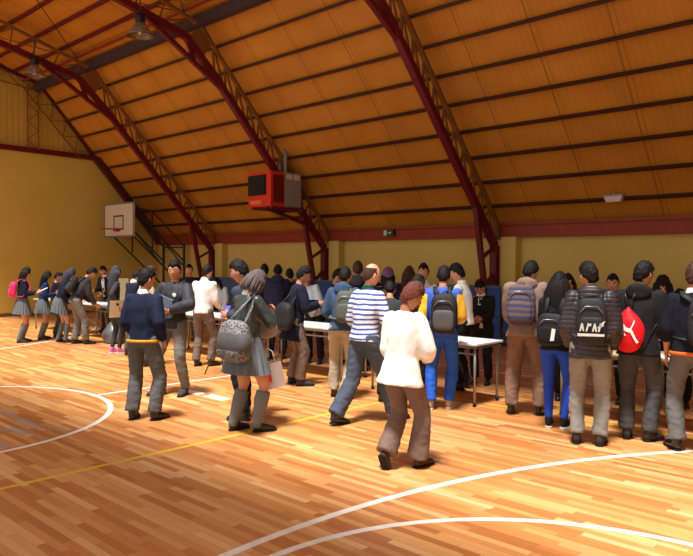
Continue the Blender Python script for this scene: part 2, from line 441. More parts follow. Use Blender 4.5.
def hand(mb, wrist, d, nrm, s, curl=.5, side=1, mi=0, grip=False):
    """palm + four unequal fingers + thumb. d: direction of fingers, nrm: palm normal (where fingers curl to)"""
    d = V(d).normalized(); nrm = V(nrm); nrm = (nrm-d*nrm.dot(d)).normalized(); x = d.cross(nrm)*side   # x towards the thumb
    w = V(wrist); P = lambda a, b, c: w+(d*a+x*b+nrm*c)*s
    mb.tube([P(-.02,0,0), P(.015,0,0), P(.05,.002,.002), P(.085,0,0), P(.095,0,0)], [(.024*s,.019*s), (.030*s,.018*s), (.040*s,.016*s), (.038*s,.013*s), (.03*s,.009*s)], side=x, n=10, mi=mi)
    for i, (b, L) in enumerate(((.029,.070), (.010,.078), (-.010,.073), (-.029,.058))):
        a = 0; p = P(.084, b, 0); pts = [p]; rr = [.0092*s]; dirn = d+x*(b*2.2)
        for j, q in enumerate((.45, .32, .23)):
            a += (curl*(.75+.12*i))*(.9 if j else .6)
            v = dirn*math.cos(a)+nrm*math.sin(a); p = p+v.normalized()*(L*q*s); pts.append(p); rr.append((.0090-.0011*(j+1))*s)
        mb.tube(pts, rr, side=x, n=6, mi=mi); mb.ell(pts[-1], rr[-1], nu=6, nv=4, mi=mi)
    pts = [P(.012,.026,.002), P(.038,.046,.012), P(.062,.053,.024+.01*curl), P(.082,.050,.034+.02*curl)]
    mb.tube(pts, [.013*s,.0115*s,.010*s,.007*s], side=nrm, n=6, mi=mi)

def make_person(pid, label, X, Y, heading, H, pose=None, top=None, bottom=None, hair=None, skin='tan', group=None, feetpose=None, shoes=None, vox=.018, extras=(), cat='person', build=1.0, female=False):
    pose = pose or {}; s = H/1.75; g = lambda k, d: pose.get(k, d)
    lean, side, twist = R(g('lean', 3)), R(g('side', 0)), R(g('twist', 0))
    drop = g('drop', 0)
    hz = .945-drop
    P0 = V((g('px', 0), g('py', 0), hz))*s
    u = V((math.sin(side), math.sin(lean)*math.cos(side), math.cos(lean)*math.cos(side))).normalized()
    lx = V((math.cos(twist), math.sin(twist), 0)); lx = (lx-u*lx.dot(u)).normalized(); fy = u.cross(lx)
    T = lambda a, b, c: P0+(lx*a+fy*b+u*c)*s          # torso frame
    sw = (.148 if female else .166)*build
    nb = T(0, -.005, .545)
    yaw, pit, hroll = R(g('yaw', 0)), R(g('pitch', 5)), R(g('hroll', 0))
    hM = Matrix.Rotation(yaw, 3, 'Z') @ Matrix.Rotation(-pit+(-lean*.5), 3, 'X') @ Matrix.Rotation(hroll, 3, 'Y')
    hc = nb+u*.035*s+hM@V((0, .022, .098))*s
    HS = 1.05
    HM = (hM.to_4x4()) @ Matrix.Scale(s*HS, 4)
    HL = lambda p: hc+hM@(V(p)*s*HS)
    root = None
    # ---- legs
    legs = []
    fp = g('feet', [(-.11, 0, 0, 0), (.11, 0, 0, 0)])     # x, y, yaw deg, heel lift deg
    for i, sx in enumerate((-1, 1)):
        fx, fyy, fyaw, lift = fp[i]
        hip = P0+V((sx*.09, 0, -.02))*s
        fd = Matrix.Rotation(R(fyaw), 3, 'Z') @ V((0, 1, 0))
        # pivot on the ball of the foot when the heel is lifted
        a = R(lift); ball = V((fx, fyy, 0))*s+fd*.12*s; zl = g('rise', [0, 0])[i]*s
        ank = ball-fd*(.12*math.cos(a)-.08*math.sin(a)*1.0)*s*1.0+V((0, 0, (.085*math.cos(a)+.12*math.sin(a))*s+zl))
        a_, kn, c_ = ik(hip, ank, .445*s, .425*s, fd+V((sx*.12, .3, 0)))
        legs.append((hip, kn, c_, fd, a, ball+V((0,0,zl))))
    # ---- arms
    arms = []
    hd = g('hands', [None, None]); poles = g('poles', [None, None])
    for i, sx in enumerate((-1, 1)):
        sh = T(sx*sw, -.005, .462)
        tgt = hd[i]
        t = T(*tgt) if tgt is not None else P0+V((sx*(.25*build), .05, -.04))*s
        pol = V(poles[i]) if poles[i] is not None else V((sx*.32, -1, -.35))
        arms.append(ik(sh, t, .285*s, .265*s, pol))
    # ---- body
    b = MB(); bw = build; lw = pose.get('legw', 1)
    b.tube([T(0,0,-.10), T(0,0,-.03), T(0,0,.10), T(0,0,.24), T(0,.005,.38), T(0,0,.465), T(0,-.005,.51)], [(.09*s,.07*s), (.145*s*bw,.095*s*bw), (.118*s*bw,.085*s*bw), (.135*s*bw,.095*s*bw), (.15*s*bw,.10*s*bw), (.135*s,.075*s), (.06*s,.05*s)], side=lx, n=16)
    b.tube([T(0,0,.46), nb+u*.02*s, nb.lerp(hc, .55), hc], [.062*s, .052*s, .05*s, .045*s], side=lx, n=12)
    for sx, (a_, e_, c_) in zip((-1, 1), arms):
        b.tube([T(sx*.07, 0, .47), a_, a_.lerp(e_, .5), e_], [.045*s, .052*s, .045*s, .038*s], n=10); b.ell(a_, .052*s, nu=10, nv=7)
        b.ell(e_, .038*s, nu=8, nv=6); b.tube([e_, e_.lerp(c_, .3), e_.lerp(c_, .75), c_], [.038*s, .040*s, .029*s, .024*s], n=10)
    for (hip, kn, an, fd, a, ball) in legs:
        b.ell(hip, .078*s, nu=10, nv=7); b.tube([hip, hip.lerp(kn, .35), hip.lerp(kn, .8), kn], [.080*s*lw, .078*s*lw, .060*s*lw, .054*s*lw], n=12); b.ell(kn, .052*s, nu=10, nv=7)
        b.tube([kn, kn.lerp(an, .3), kn.lerp(an, .75), an], [.050*s, .056*s, .038*s, .034*s], n=12); b.ell(an, .036*s, nu=8, nv=6)
        b.tube([an, ball+V((0,0,.03*s)), ball+fd*.07*s+V((0,0,.022*s))], [.036*s, (.038*s,.024*s), (.03*s,.016*s)], side=fd.cross(V((0,0,1))), n=8)
    rb = b.remesh(vox*.95 if vox < .02 else vox)
    rb.ell(hc, 1, M=HM, nu=36, nv=28, fn=head_fn)
    for sx in (-1, 1):
        rb.ell(HL((sx*.073, -.004, -.004)), 1, M=hM.to_4x4() @ Matrix.Rotation(R(sx*-18), 4, 'Z') @ Matrix.Diagonal((.010*s, .020*s, .032*s, 1)), nu=8, nv=6)
        rb.ell(HL((sx*.031, .073, .006)), 1, M=hM.to_4x4() @ Matrix.Diagonal((.0135*s, .009*s, .0065*s, 1)), nu=10, nv=6, mi=2)
        rb.ell(HL((sx*.031, .081, .006)), 1, M=hM.to_4x4() @ Matrix.Diagonal((.006*s, .003*s, .006*s, 1)), nu=8, nv=6, mi=3)
        rb.tube([HL((sx*.014, .088, .028)), HL((sx*.032, .086, .033)), HL((sx*.050, .073, .028))], [(.003*s,.004*s)]*3, n=6, mi=4)
    rb.tube([HL((-.022, .079, -.058)), HL((-.009, .0905, -.0555)), HL((0, .092, -.057)), HL((.009, .0905, -.0555)), HL((.022, .079, -.058))], [(.003*s,.003*s), (.005*s,.0055*s), (.0055*s,.006*s), (.005*s,.0055*s), (.003*s,.003*s)], n=6, mi=1)
    hdir = g('hdir', [None, None]); hn = g('hn', [None, None]); curl = g('curl', [.45, .45])
    hpos = []
    for i, (sx, (a_, e_, c_)) in enumerate(zip((-1, 1), arms)):
        d = V(hdir[i]) if hdir[i] is not None else (c_-e_)
        nn = V(hn[i]) if hn[i] is not None else V((-sx, .15, 0))
        wr = c_+(c_-e_).normalized()*.012*s
        hand(rb, wr, d, nn, s, curl[i], side=(-1 if sx < 0 else 1)*g('thumb', [1, 1])[i]); hpos.append(wr+d.normalized()*.08*s)
    hairc = (hair or {}).get('c', 'black')
    root = rb.build('person', [SKIN[skin], LIP, EYEW, EYED, HAIR[hairc]], smooth=True)
    root.location = (X, Y, 0); root.rotation_euler = (0, 0, R(heading)); tag(root, label, cat, group)
    # ---- hair
    if hair:
        st = hair.get('st', 'short'); h = MB(); vol = hair.get('vol', 1.0)
        def hair_fn(u_):
            p = V((u_.x*.074, u_.y*.094, u_.z*.118)); x, y, z = u_
            nv = noise.noise(u_*3.5+V((pid, 0, 0)))*.05+noise.noise(V((x*16, y*16, z*6))+V((0, pid, 0)))*.085
            fr = max(0, min(1, (y-.12)/.25))
            back = max(0, min(1, -y*1.15))
            lo_b = (-.12-.60*back-.18*max(0, 1-abs(y-.12)/.16)) if st in ('short', 'bald') else (-.5-.15*back)
            lo_f = .44-.20*abs(x)**3+.12*math.sin(7*x+pid)*(1-abs(x))
            if st in ('bob', 'long', 'tied') and abs(x) > .55: lo_f = -.1
            low = lo_b*(1-fr)+lo_f*fr
            low += .12*noise.noise(V((x*9, y*9, pid)))+.10*noise.noise(V((x*23, y*23, pid))); k = (z-low)/.16; k = max(0, min(1, k))
            if y < .1 and st == 'short': k = min(k, 1); k = k**.7
            if st == 'bald':
                top = (.70-z)/.12 if y < .2 else (.38-z)/.1
                k *= max(0, min(1, top)); return p*(.82+.24*k+nv*.3*k)
            th = ((.085 if st == 'short' else .115)+.08*max(0, z)**2+.03*max(0, y)*(z > .3))+(vol-1)*.7*max(.2, z)
            q = p*((.80 if y > 0 else .90)*(1-k)+k*(1+th)+nv*k*(1.2 if vol > 1 else .9))
            return q
        h.ell(hc, 1, M=HM, nu=56, nv=40, fn=hair_fn)
        if st == 'bob':
            lock = random.Random(pid)
            for a0 in range(-22, 23):
                a = R(a0*6.6+lock.uniform(-5, 5)); x, y = math.sin(a)*.085, -math.cos(a)*.096
                L = hair.get('len', .13)*lock.uniform(.75, 1.1); o_ = lock.uniform(1.0, 1.16)
                sl = lock.uniform(-.012, .012)
                h.tube([HL((x*.7, y*.7, .075)), HL((x*1.06, y*1.04, .03)), HL((x*1.12*o_, y*1.06*o_, -.04)), HL((x*1.08*o_+sl, y*1.0*o_, -L))], [(.014*s,.010*s), (.017*s,.012*s), (.015*s,.012*s), (.004*s,.003*s)], side=lx, n=6)
        if st in ('long', 'tied'):
            L = hair.get('len', .36); wd = hair.get('wide', 1.0)
            lock = random.Random(pid)
            for a0 in range(-7, 8):
                a = R(a0*(15 if st == 'long' else 9)); x, y = math.sin(a)*.082, -math.cos(a)*.092
                end = T(x*1.1*wd+lock.uniform(-.01,.01), -.115+.07*(1-math.cos(a))+(0 if abs(a0) < 6 else .1), .545-L+lock.uniform(0,.07))
                m1 = HL((x*1.12, y*1.12, -.02)); m2 = T(x*1.15*wd, -.105+.09*(1-math.cos(a)), .53)
                h.tube([HL((x*.75, y*.75, .06)), m1, m2.lerp(m1, .25), m2.lerp(end, .35), end], [(.022*s,.016*s), (.026*s,.019*s), (.026*s*wd,.018*s), (.024*s*wd,.018*s), (.007*s,.005*s)], side=lx, n=7)
        h.build('hair', HAIR[hairc], root, smooth=True)
    # ---- trousers / leggings / skirt
    bt = bottom or {}
    kind = bt.get('k', 'trousers')
    def legtube(mb, r0, r1, r2, r3, top=0, stop=1.0, stack=.0):
        for (hip, kn, an, fd, a, ball) in legs:
            en = kn.lerp(an, stop)
            if top: mb.ell(hip, r0*s, nu=12, nv=8)
            mb.tube([hip, hip.lerp(kn, .4), kn], [r0*s, (r0*.6+r1*.4)*s, r1*s], n=14); mb.ell(kn, r1*s, nu=12, nv=8)
            mb.tube([kn, kn.lerp(en, .35), kn.lerp(en, .8), en], [r1*s, (r1*.55+r2*.45)*s+.004, r2*s, r3*s], n=14)
    if kind in ('trousers', 'leggings'):
        t = MB(); w = bt.get('w', 1.0)
        if kind == 'leggings': w = .84
        t.tube([T(0,0,-.10), T(0,-.005,-.04), T(0,0,.04), T(0,0,.13)], [(.125*s*bw,.095*s*bw), (.166*s*bw,.120*s*bw), (.142*s*bw,.103*s*bw), (.124*s*bw,.090*s*bw)], side=lx, n=18)
        if kind == 'leggings': legtube(t, .092, .060, .048, .040, 1, .97)
        else: legtube(t, .100*bw, .074*w, .070*w*bt.get('cuff', 1), .072*w*bt.get('cuff', 1), 1, bt.get('len', .97))
        t = t.remesh(vox*.9, 3).warp((.014 if kind == 'trousers' else .005)*s, 8, pid, .7)
        t.warp((.009 if kind == 'trousers' else .003)*s, 17, pid+5, 1.9)
        t.build('trousers' if kind == 'trousers' else 'leggings', bt['m'], root, smooth=True)
        if bt.get('belt'):
            q = MB(); q.tube([T(0,0,.085), T(0,0,.125)], [(.150*s*bw,.114*s*bw), (.147*s*bw,.112*s*bw)], side=lx, n=24); q.build('belt', bt['belt'], root, smooth=True)
    if kind == 'skirt':
        q = MB(); n = 72; rings = []; L = bt.get('len', .38)
        for j in range(8):
            f = j/7; z = .10-(.10+L)*f; rx = (.130+.105*f**.8*lw)*s*bw; ry = (.112+.10*f**.8*lw)*s*bw; ring = []
            for k_ in range(n):
                a = 2*PI*k_/n; tri = abs(((k_/4) % 1)*2-1); m_ = 1+(.10*f)*(tri-.5)
                m_ += .03*f*math.sin(a*3+pid)
                c_ = T(0, 0, z) if z > 0 else P0+V((0, 0, z))*s; ring.append(c_+lx*(math.cos(a)*rx*m_)+fy*(math.sin(a)*ry*m_)*(1 if z > 0 else 1))
            rings.append(ring)
        vs = [p for r_ in rings for p in r_]
        q.add(vs, [(i*n+k_, i*n+(k_+1) % n, (i+1)*n+(k_+1) % n, (i+1)*n+k_) for i in range(7) for k_ in range(n)])
        o = q.build('pleated_skirt', bt['m'], root, smooth=False)
        sd = o.modifiers.new('th', 'SOLIDIFY'); sd.thickness = .006
        if bt.get('tights'):
            t = MB(); legtube(t, .085, .059, .047, .042, 1, .99); t.tube([T(0,0,-.12), T(0,0,.05)], [(.12*s,.09*s), (.135*s,.1*s)], side=lx); t.remesh(vox).build('tights', bt['tights'], root, smooth=True)
        for i, (hip, kn, an, fd, a, ball) in enumerate(legs):
            if bt.get('socks'):
                q = MB(); k0 = kn.lerp(an, .16)
                q.tube([k0, kn.lerp(an, .20), kn.lerp(an, .38), kn.lerp(an, .62), kn.lerp(an, .82), an, an+V((0,0,-.03*s))], [.060*s*lw, .062*s*lw, .066*s*lw, .056*s*lw, .048*s*lw, .049*s, .046*s], n=16)
                q.warp(.004, 30, pid+i); q.build('knee_sock', bt['socks'], root, smooth=True)
    # ---- shoes
    sh = shoes or {}; smt = sh.get('m', MATS['black leather']); sol = sh.get('sole', MATS['dark rubber'])
    for i, (hip, kn, an, fd, a, ball) in enumerate(legs):
        sd = fd.cross(V((0,0,1)))
        up = V((0,0,1))
        fwd = fd*math.cos(a)-up*math.sin(a); upp = up*math.cos(a)+fd*math.sin(a)       # foot tilted about the ball
        Q = lambda y_, z_: ball+(fwd*(y_*.88)+upp*z_)*s
        q = MB(); boot = sh.get('boot', 0)
        q.tube([Q(-.185,.045), Q(-.165,.05), Q(-.10,.052), Q(-.03,.045), Q(.04,.036), Q(.085,.030), Q(.105,.026)], [(.018*s,.022*s), (.034*s,.040*s), (.040*s,.048*s), (.043*s,.038*s), (.045*s,.028*s), (.034*s,.021*s), (.016*s,.012*s)], side=sd, n=14)
        q.tube([Q(-.115,.05), an+upp*.0, an+(kn-an).normalized()*(.03+.08*boot)*s], [(.036*s,.045*s), (.042*s,.046*s), (.047*s,.05*s)], side=sd, n=14)
        q = q.remesh(.009 if vox < .02 else .014, 2); o = q.build('shoe', smt, root, smooth=True)
        q = MB(); q.tube([Q(-.19,.010), Q(-.17,.010), Q(-.10,.010), Q(-.03,.010), Q(.05,.010), Q(.095,.012), Q(.112,.014)], [(.02*s,.010*s), (.037*s,.011*s), (.041*s,.011*s), (.045*s,.010*s), (.047*s,.010*s), (.036*s,.010*s), (.012*s,.007*s)], side=sd, n=12, power=.6)
        q.build('sole', sol, o, smooth=False)
    # ---- upper garment
    tp = top or {}
    if tp:
        t = MB(); pad = tp.get('pad', .012); L = tp.get('len', .06); fl = tp.get('flare', 0); A = tp.get('arm', 1.0)
        r_ = lambda a, b_: ((a*bw+pad)*s, (b_*bw+pad)*s)
        pts = [T(0,0,-L), T(0,0,-L*.5+.02), T(0,0,.12), T(0,0,.25), T(0,.004,.37), T(0,-.002,.45), T(0,-.006,.50), T(0,-.006,.53)]
        hemx = max(.148, .168 if L > .02 else .14)
        rr = [r_(hemx+fl, .118+fl), r_(.150+fl*.6, .112+fl*.6), r_(.130, .103), r_(.140, .112), r_(.150, .112), r_(.128, .090), r_(.088, .066), r_(.054, .050)]
        t.tube(pts, rr, side=lx, n=20)
        ends = []
        for sx, (a_, e_, c_) in zip((-1, 1), arms):
            t.tube([T(sx*.08, 0, .455), a_-u*.005*s, a_.lerp(e_, .5), e_], [(.054+pad*.7)*s, (.053+pad*.8)*A*s, (.050+pad)*A*s, (.046+pad)*A*s], n=14)
            t.ell(a_-u*.008*s, (.052+pad*.8)*A*s, nu=12, nv=8)
            en = e_.lerp(c_, tp.get('sleeve', .97)) if tp.get('sleeve', 1) >= 0 else e_
            t.ell(e_, (.047+pad)*A*s, nu=12, nv=8); t.tube([e_, e_.lerp(en, .4), en], [(.047+pad)*A*s, (.044+pad)*A*s, (.033+pad)*A*s], n=14)
        t = t.remesh(vox*.9, 4).warp((.010+pad*.15)*s, 9, pid+2, .5); t.warp(.007*s, 20, pid+9, .55)
        to = t.build(tp.get('name', 'jacket'), tp['m'], root, smooth=True)
        if tp.get('band'):      # hem band
            q = MB(); rx, ry = rr[0]; q.tube([T(0,0,-L-.012), T(0,0,-L+.022)], [(rx*1.03,ry*1.04), (rx*1.03,ry*1.04)], side=lx, n=24); q.build('hem_band', tp['band'], to, smooth=True)
        if tp.get('collar'):
            q = MB(); q.tube([T(0,-.006,.505), T(0,-.012,.53), nb+u*.010*s, nb+u*.024*s], [(.080*s,.074*s), (.070*s,.064*s), (.062*s,.060*s), (.060*s,.058*s)], side=lx, n=20, cap=False); o = q.build('shirt_collar', tp['collar'], root, smooth=True); o.modifiers.new('th', 'SOLIDIFY').thickness = .006
        if tp.get('hood'):      # hood lying on the back
            q = MB(); 
            q.ell((0,0,0), 1, nu=18, nv=12, fn=lambda w_: T(w_.x*.125, -.085+w_.y*.062-.02*abs(w_.z), .50+w_.z*.085-.06*(w_.x**2)*0))
            q.tube([T(-.10,-.03,.53), T(-.095,.035,.50), T(-.05,.075,.45)], [.028*s, .024*s, .016*s], n=8); q.tube([T(.10,-.03,.53), T(.095,.035,.50), T(.05,.075,.45)], [.028*s, .024*s, .016*s], n=8)
            q.remesh(.016, 3).warp(.008*s, 12, pid).build('hood', tp['hood'], to, smooth=True)
        if tp.get('tie'):
            q = MB(); q.tube([T(0,.085,.50), T(0,.118,.42), T(0,.124,.28), T(0,.122,.16)], [(.016*s,.008*s), (.014*s,.006*s), (.022*s,.005*s), (.02*s,.004*s)], side=lx, n=8); q.build('tie', tp['tie'], root, smooth=True)
        if tp.get('shirt'):     # strip of shirt in an open front
            q = MB(); q.tube([T(0,.078,.50), T(0,.108,.40), T(0,.112,.27), T(0,.10,.12), T(0,.115,.0)], [(.03*s,.012*s), (.05*s,.018*s), (.045*s,.018*s), (.04*s,.02*s), (.04*s,.018*s)], side=lx, n=12); q.build('shirt_front', tp['shirt'], root, smooth=True)
    ctx = dict(T=T, s=s, lx=lx, fy=fy, u=u, root=root, arms=arms, hpos=hpos, HL=HL, legs=legs, H=H, X=X, Y=Y, heading=heading, hc=hc, P0=P0, M=Matrix.Translation((X, Y, 0)) @ Matrix.Rotation(R(heading), 4, 'Z'))
    for e in extras: e(ctx)
    return ctx

def sup(u_, e):     # rounded-box direction
    f = lambda v: math.copysign(abs(v)**e, v)
    return V((f(u_.x), f(u_.y), f(u_.z)))

def backpack(label, m_body, m_pocket=None, w=.29, h=.43, dpt=.16, off=(0, 0, .27), emblem=None, strap=None, front=False, group=None, pocket=True, one=0, loop=True, cat='backpack'):
    def f(c):
        T, s = c['T'], c['s']; Mw = c['M']
        T2 = lambda a, b_, d_: Mw@T(a, b_, d_)
        base = T2(off[0], -.12-dpt/2+off[1], off[2]-h/2)
        L0 = Matrix.Translation(-base)
        K = lambda a, b_, d_: L0@T2(a, b_, d_)
        cx, cy, cz = off[0], -.135-dpt/2+off[1], off[2]
        q = MB(); q.ell((0,0,0), 1, nu=28, nv=18, fn=lambda w_: K(cx+sup(w_, .45).x*w/2*(1-.10*max(0, w_.z)), cy+sup(w_, .55).y*dpt/2*(1-.25*max(0, w_.z)), cz+sup(w_, .5).z*h/2))
        q.warp(.008, 10, 3); root = q.build('backpack', m_body, smooth=True); root.location = base; tag(root, label, cat, group)
        st = strap or m_body
        for sx in ((-1, 1) if not one else (one,)):
            t = MB(); pts = [K(cx+sx*.07, cy+dpt*.3, cz+h*.42), K(sx*.085, -.10, .505), K(sx*.095, -.01, .535), K(sx*.10, .09, .47), K(sx*.115, .135, .36), K(sx*.15, .10, .22), K(sx*.17, -.02, .12), K(cx+sx*w*.42, cy+dpt*.3, cz-h*.38)]
            t.tube(pts, [(.026*s,.007*s)]*8, side=c['lx'], n=8); t.build('shoulder_strap', st, root, smooth=True)
        if pocket:
            q = MB(); q.ell((0,0,0), 1, nu=24, nv=14, fn=lambda w_: K(cx+sup(w_, .45).x*w*.40, cy-dpt*.42+sup(w_, .55).y*.035, cz-h*.17+sup(w_, .5).z*h*.25))
            q.build('front_pocket', m_pocket or m_body, root, smooth=True)
            q = MB(); q.tube([K(cx-w*.36, cy-dpt*.44-.012, cz+h*.17), K(cx-w*.2, cy-dpt*.5-.01, cz+h*.30), K(cx+w*.2, cy-dpt*.5-.01, cz+h*.30), K(cx+w*.36, cy-dpt*.44-.012, cz+h*.17)], [.005]*4, n=6); q.build('zipper', MATS['zip metal'], root, smooth=True)
        if loop:
            q = MB(); q.tube([K(cx-.03, cy+dpt*.2, cz+h*.48), K(cx-.02, cy+dpt*.15, cz+h*.54), K(cx+.02, cy+dpt*.15, cz+h*.54), K(cx+.03, cy+dpt*.2, cz+h*.48)], [.007]*4, n=6); q.build('carry_loop', st, root, smooth=True)
        if emblem: emblem(K, cx, cy-dpt*.5-.02, cz, root, w, h)
        return root
    return f
# ------------------------------------------------------------------ cloth palette
NAVY = cloth('navy knit', (26,32,56)); NAVYD = cloth('dark navy fabric', (27,30,50)); BLACK = cloth('black fabric', (30,29,32)); CHAR = cloth('charcoal fabric', (58,58,62))
GREYT = cloth('grey flannel', (98,98,98)); GREYD = cloth('dark grey flannel', (74,72,72)); GREYL = cloth('light grey flannel', (134,132,126)); BROWNG = cloth('brown grey flannel', (112,96,88))
SKIRT = cloth('grey skirt wool', (100,108,112)); SOCK = cloth('grey ribbed sock', (110,114,118)); WHITE = cloth('white cotton', (232,232,228)); COAT = cloth('white coat cotton', (240,238,232)); PALE = cloth('pale blue cotton', (190,206,216))
DENIM = cloth('washed denim', (62,84,114)); SLATE = cloth('slate blue trousers', (72,82,98)); LEATH = mat('dark green black leather', (52,60,60), .32, 0, .2, 14, .3, 30, .5); TAUPE = cloth('taupe tracksuit', (132,112,98)); TAUPED = cloth('taupe trousers', (124,98,80))
BLUE = cloth('bright blue cotton', (44,92,196)); ROYAL = cloth('royal blue stretch', (40,76,190)); KHAKI = cloth('beige chino', (170,158,136)); MAROON = cloth('brown crepe', (116,96,88)); PURPLE = cloth('mauve knit', (110,78,116)); GREEN = cloth('dark green fabric', (30,74,46))
JACK = cloth('dark grey shell', (50,52,58), .6); SLGREY = cloth('slate grey shell', (86,98,112), .6); YEL = cloth('yellow edging', (206,160,40)); ORG = cloth('orange edging', (206,104,40)); BLUEGREY = cloth('blue grey wool', (56,62,80)); TIEM = cloth('navy tie', (24,28,52))
STRIPE = stripemat('blue and white stripes', (60,82,158), (222,226,234), .050, .60)
PUFF = quiltmat('black quilted nylon', (44,42,50), .042); PINK = cloth('pink nylon', (216,50,110), .5); REDN = cloth('red nylon', (214,24,36), .5)
PACK = cloth('black nylon', (38,38,42), .6); PACKG = cloth('grey nylon', (84,84,84), .6); OLIVE = cloth('olive grey nylon', (84,90,84), .6); SPECK = speckmat('grey patterned fabric', (66,66,70), (128,126,128), 55)
PLAID = stripemat('navy and rust striped canvas', (50,56,88), (98,76,72), .06, .5)
def yellowblue():
    s = NT('yellow and blue jacket'); ax = s.ma('ABSOLUTE', s.x)
    f = s.mul(s.ma('GREATER_THAN', ax, .165), s.ma('LESS_THAN', s.z, 1.30))
    s.t.links.new(s.mx(f, srgb((46,84,180)), srgb((226,176,36))), s.b.inputs['Base Color']); s.b.inputs['Roughness'].default_value = .7; return s.m
YB = yellowblue()
SNEAK = dict(m=BLACK, sole=MATS['white rubber']); 

# ------------------------------------------------------------------ carried things
def held(fn, name, label, cat, group=None):
    def f(c):
        Mw = c['M']; T = c['T']; s = c['s']
        fn(c, lambda a, b_, d_: Mw@T(a, b_, d_), name, label, cat, group)
    return f
def start(name, base, label, cat, group, m, mb, smooth=True):
    root = mb.build(name, m, smooth=smooth); root.location = base; tag(root, label, cat, group); return root
def soft_bag(cx, cy, cz, w, h, dp, m, band=None, strap=None, top=(.16, -.02, .50), strap_m=None, seed=1, rz=0):
    def fn(c, W, name, label, cat, group):
        base = W(cx, cy, cz-h/2); K = lambda a, b_, d_: W(a, b_, d_)-base; s = c['s']
        cr, sr = math.cos(rz), math.sin(rz)
        def loc(w_, k=1.0, dz=0):
            a, b_ = sup(w_, .7).x*w/2*k*(1-.18*w_.z), sup(w_, .8).y*dp/2*k
            return K(cx+a*cr-b_*sr, cy+a*sr+b_*cr, cz+sup(w_, .7).z*h/2*k+dz)
        q = MB(); q.ell((0,0,0), 1, nu=26, nv=18, fn=loc); q.warp(.014, 9, seed)
        root = start(name, base, label, cat, group, m, q)
        if band:
            q = MB(); q.ell((0,0,0), 1, nu=26, nv=14, fn=lambda w_: (lambda p: V((p.x, p.y, p.z)))(loc(V((w_.x, w_.y, w_.z*.35-.12)).normalized()*1.0 if False else w_, 1.035) if abs(w_.z) < .33 else loc(w_, .9))); q.warp(.010, 9, seed); q.build('fabric_band', band, root, smooth=True)
        for o in (-.07, .07) if strap == 2 else (0,):
            q = MB(); pts = [K(cx-w*.30*cr, cy-w*.3*sr+o*.4, cz+h*.38), K((cx+top[0])/2-.03, (cy+top[1])/2+o*.3, (cz+top[2])/2+.12), K(*top), K((cx+top[0])/2+.04, (cy+top[1])/2+.06, (cz+top[2])/2+.10), K(cx+w*.30*cr, cy+w*.3*sr+o*.4, cz+h*.38)]
            q.tube(pts, [(.018,.006)]*5, side=c['lx'], n=8); q.build('strap', strap_m or m, root, smooth=True)
    return fn
def paper_held(i, w, h, m=None, tilt=(0, 1, .5), u=(1, 0, 0)):
    def fn(c, W, name, label, cat, group):
        p = c['M']@c['hpos'][i]; Rm = c['M'].to_3x3(); u1 = (Rm@V(u)); u2 = (Rm@V(tilt)).normalized(); n_ = u1.cross(u2)
        q = MB(); th = .004
        pts = [(-w/2,-h/2), (w/2,-h/2), (w/2,h/2), (-w/2,h/2)]
        q.add([u1*a+u2*b_+n_*th+V((0,0,.02)) for a, b_ in pts]+[u1*a+u2*b_+V((0,0,.02)) for a, b_ in pts], [(0,1,2,3),(7,6,5,4),(0,4,5,1),(1,5,6,2),(2,6,7,3),(3,7,4,0)])
        start(name, p, label, cat, group, m or WHITE, q, False)
    return fn
def badge(a, z, r, m):
    def f(c):
        q = MB(); q.ell(c['T'](a, .135, z), 1, nu=12, nv=8, fn=lambda w_: V((w_.x*r, w_.y*.006, w_.z*r))); q.build('badge', m, c['root'], smooth=True)
    return f

# logos ----------------------------------------------------------------
SILVER = mat('silver print', (206,204,196), .4, .2); GOLD = mat('gold print', (206,170,110), .4, .2)
def poly(mb, K, cx, y, cz, pts, th=.006, mi=0):
    n = len(pts); vs = [K(cx+a, y, cz+b_) for a, b_ in pts]+[K(cx+a, y-th, cz+b_) for a, b_ in pts]
    mb.add(vs, [tuple(range(n)), tuple(reversed(range(n, 2*n)))]+[(i, (i+1) % n, n+(i+1) % n, n+i) for i in range(n)], mi)
def emblem_band(K, cx, y, cz, root, w, h):     # slanted letters above a silver bar, low on the pack
    q = MB(); y -= .022; z0 = cz-h*.26
    poly(q, K, cx, y, z0, [(-.115,-.035), (.115,-.03), (.118,-.008), (-.115,-.008)])
    q.build('reflective_bar', SILVER, root)
    q = MB(); z0 += .012
    for k_, x in enumerate((-.10, -.045, .01, .06)):
        poly(q, K, cx+x, y, z0, [(0,0), (.014,0), (.030,.075), (.016,.075)]); 
        if k_ % 2 == 0: poly(q, K, cx+x, y, z0, [(.016,.075), (.03,.075), (.042,.0), (.030,.0)])
        else: poly(q, K, cx+x, y, z0, [(.018,.060), (.05,.075), (.046,.052), (.016,.04)])
    poly(q, K, cx, y, z0, [(.05,.03), (.10,.09), (.125,.10), (.085,.04)])
    q.build('letter_print', [SILVER], root)
def emblem_cat(K, cx, y, cz, root, w, h):      # the white leaping animal mark
    q = MB(); y -= .006
    P = lambda pts: poly(q, K, cx+.01, y, cz-.03, pts)
    P([(-.085,.060), (-.060,.085), (-.035,.080), (-.02,.055), (.0,.045), (.03,.04), (.045,.015), (.02,-.0), (-.02,.015), (-.05,.035)])
    P([(.018,.012), (.045,.015), (.072,-.045), (.098,-.085), (.080,-.095), (.055,-.055)])
    P([(.020,.040), (.034,.040), (.055,.085), (.060,.12), (.050,.118), (.042,.088)])
    P([(-.050,.045), (-.035,.035), (-.03,-.0), (-.015,-.03), (-.025,-.03), (-.045,0)])
    q.build('animal_emblem', WHITE, root)
def emblem_label(K, cx, y, cz, root, w, h):
    q = MB(); y -= .02; poly(q, K, cx+.045, y, cz-.05, [(-.025,-.07), (.015,-.065), (.03,.06), (-.01,.065)]); q.build('white_label', WHITE, root)

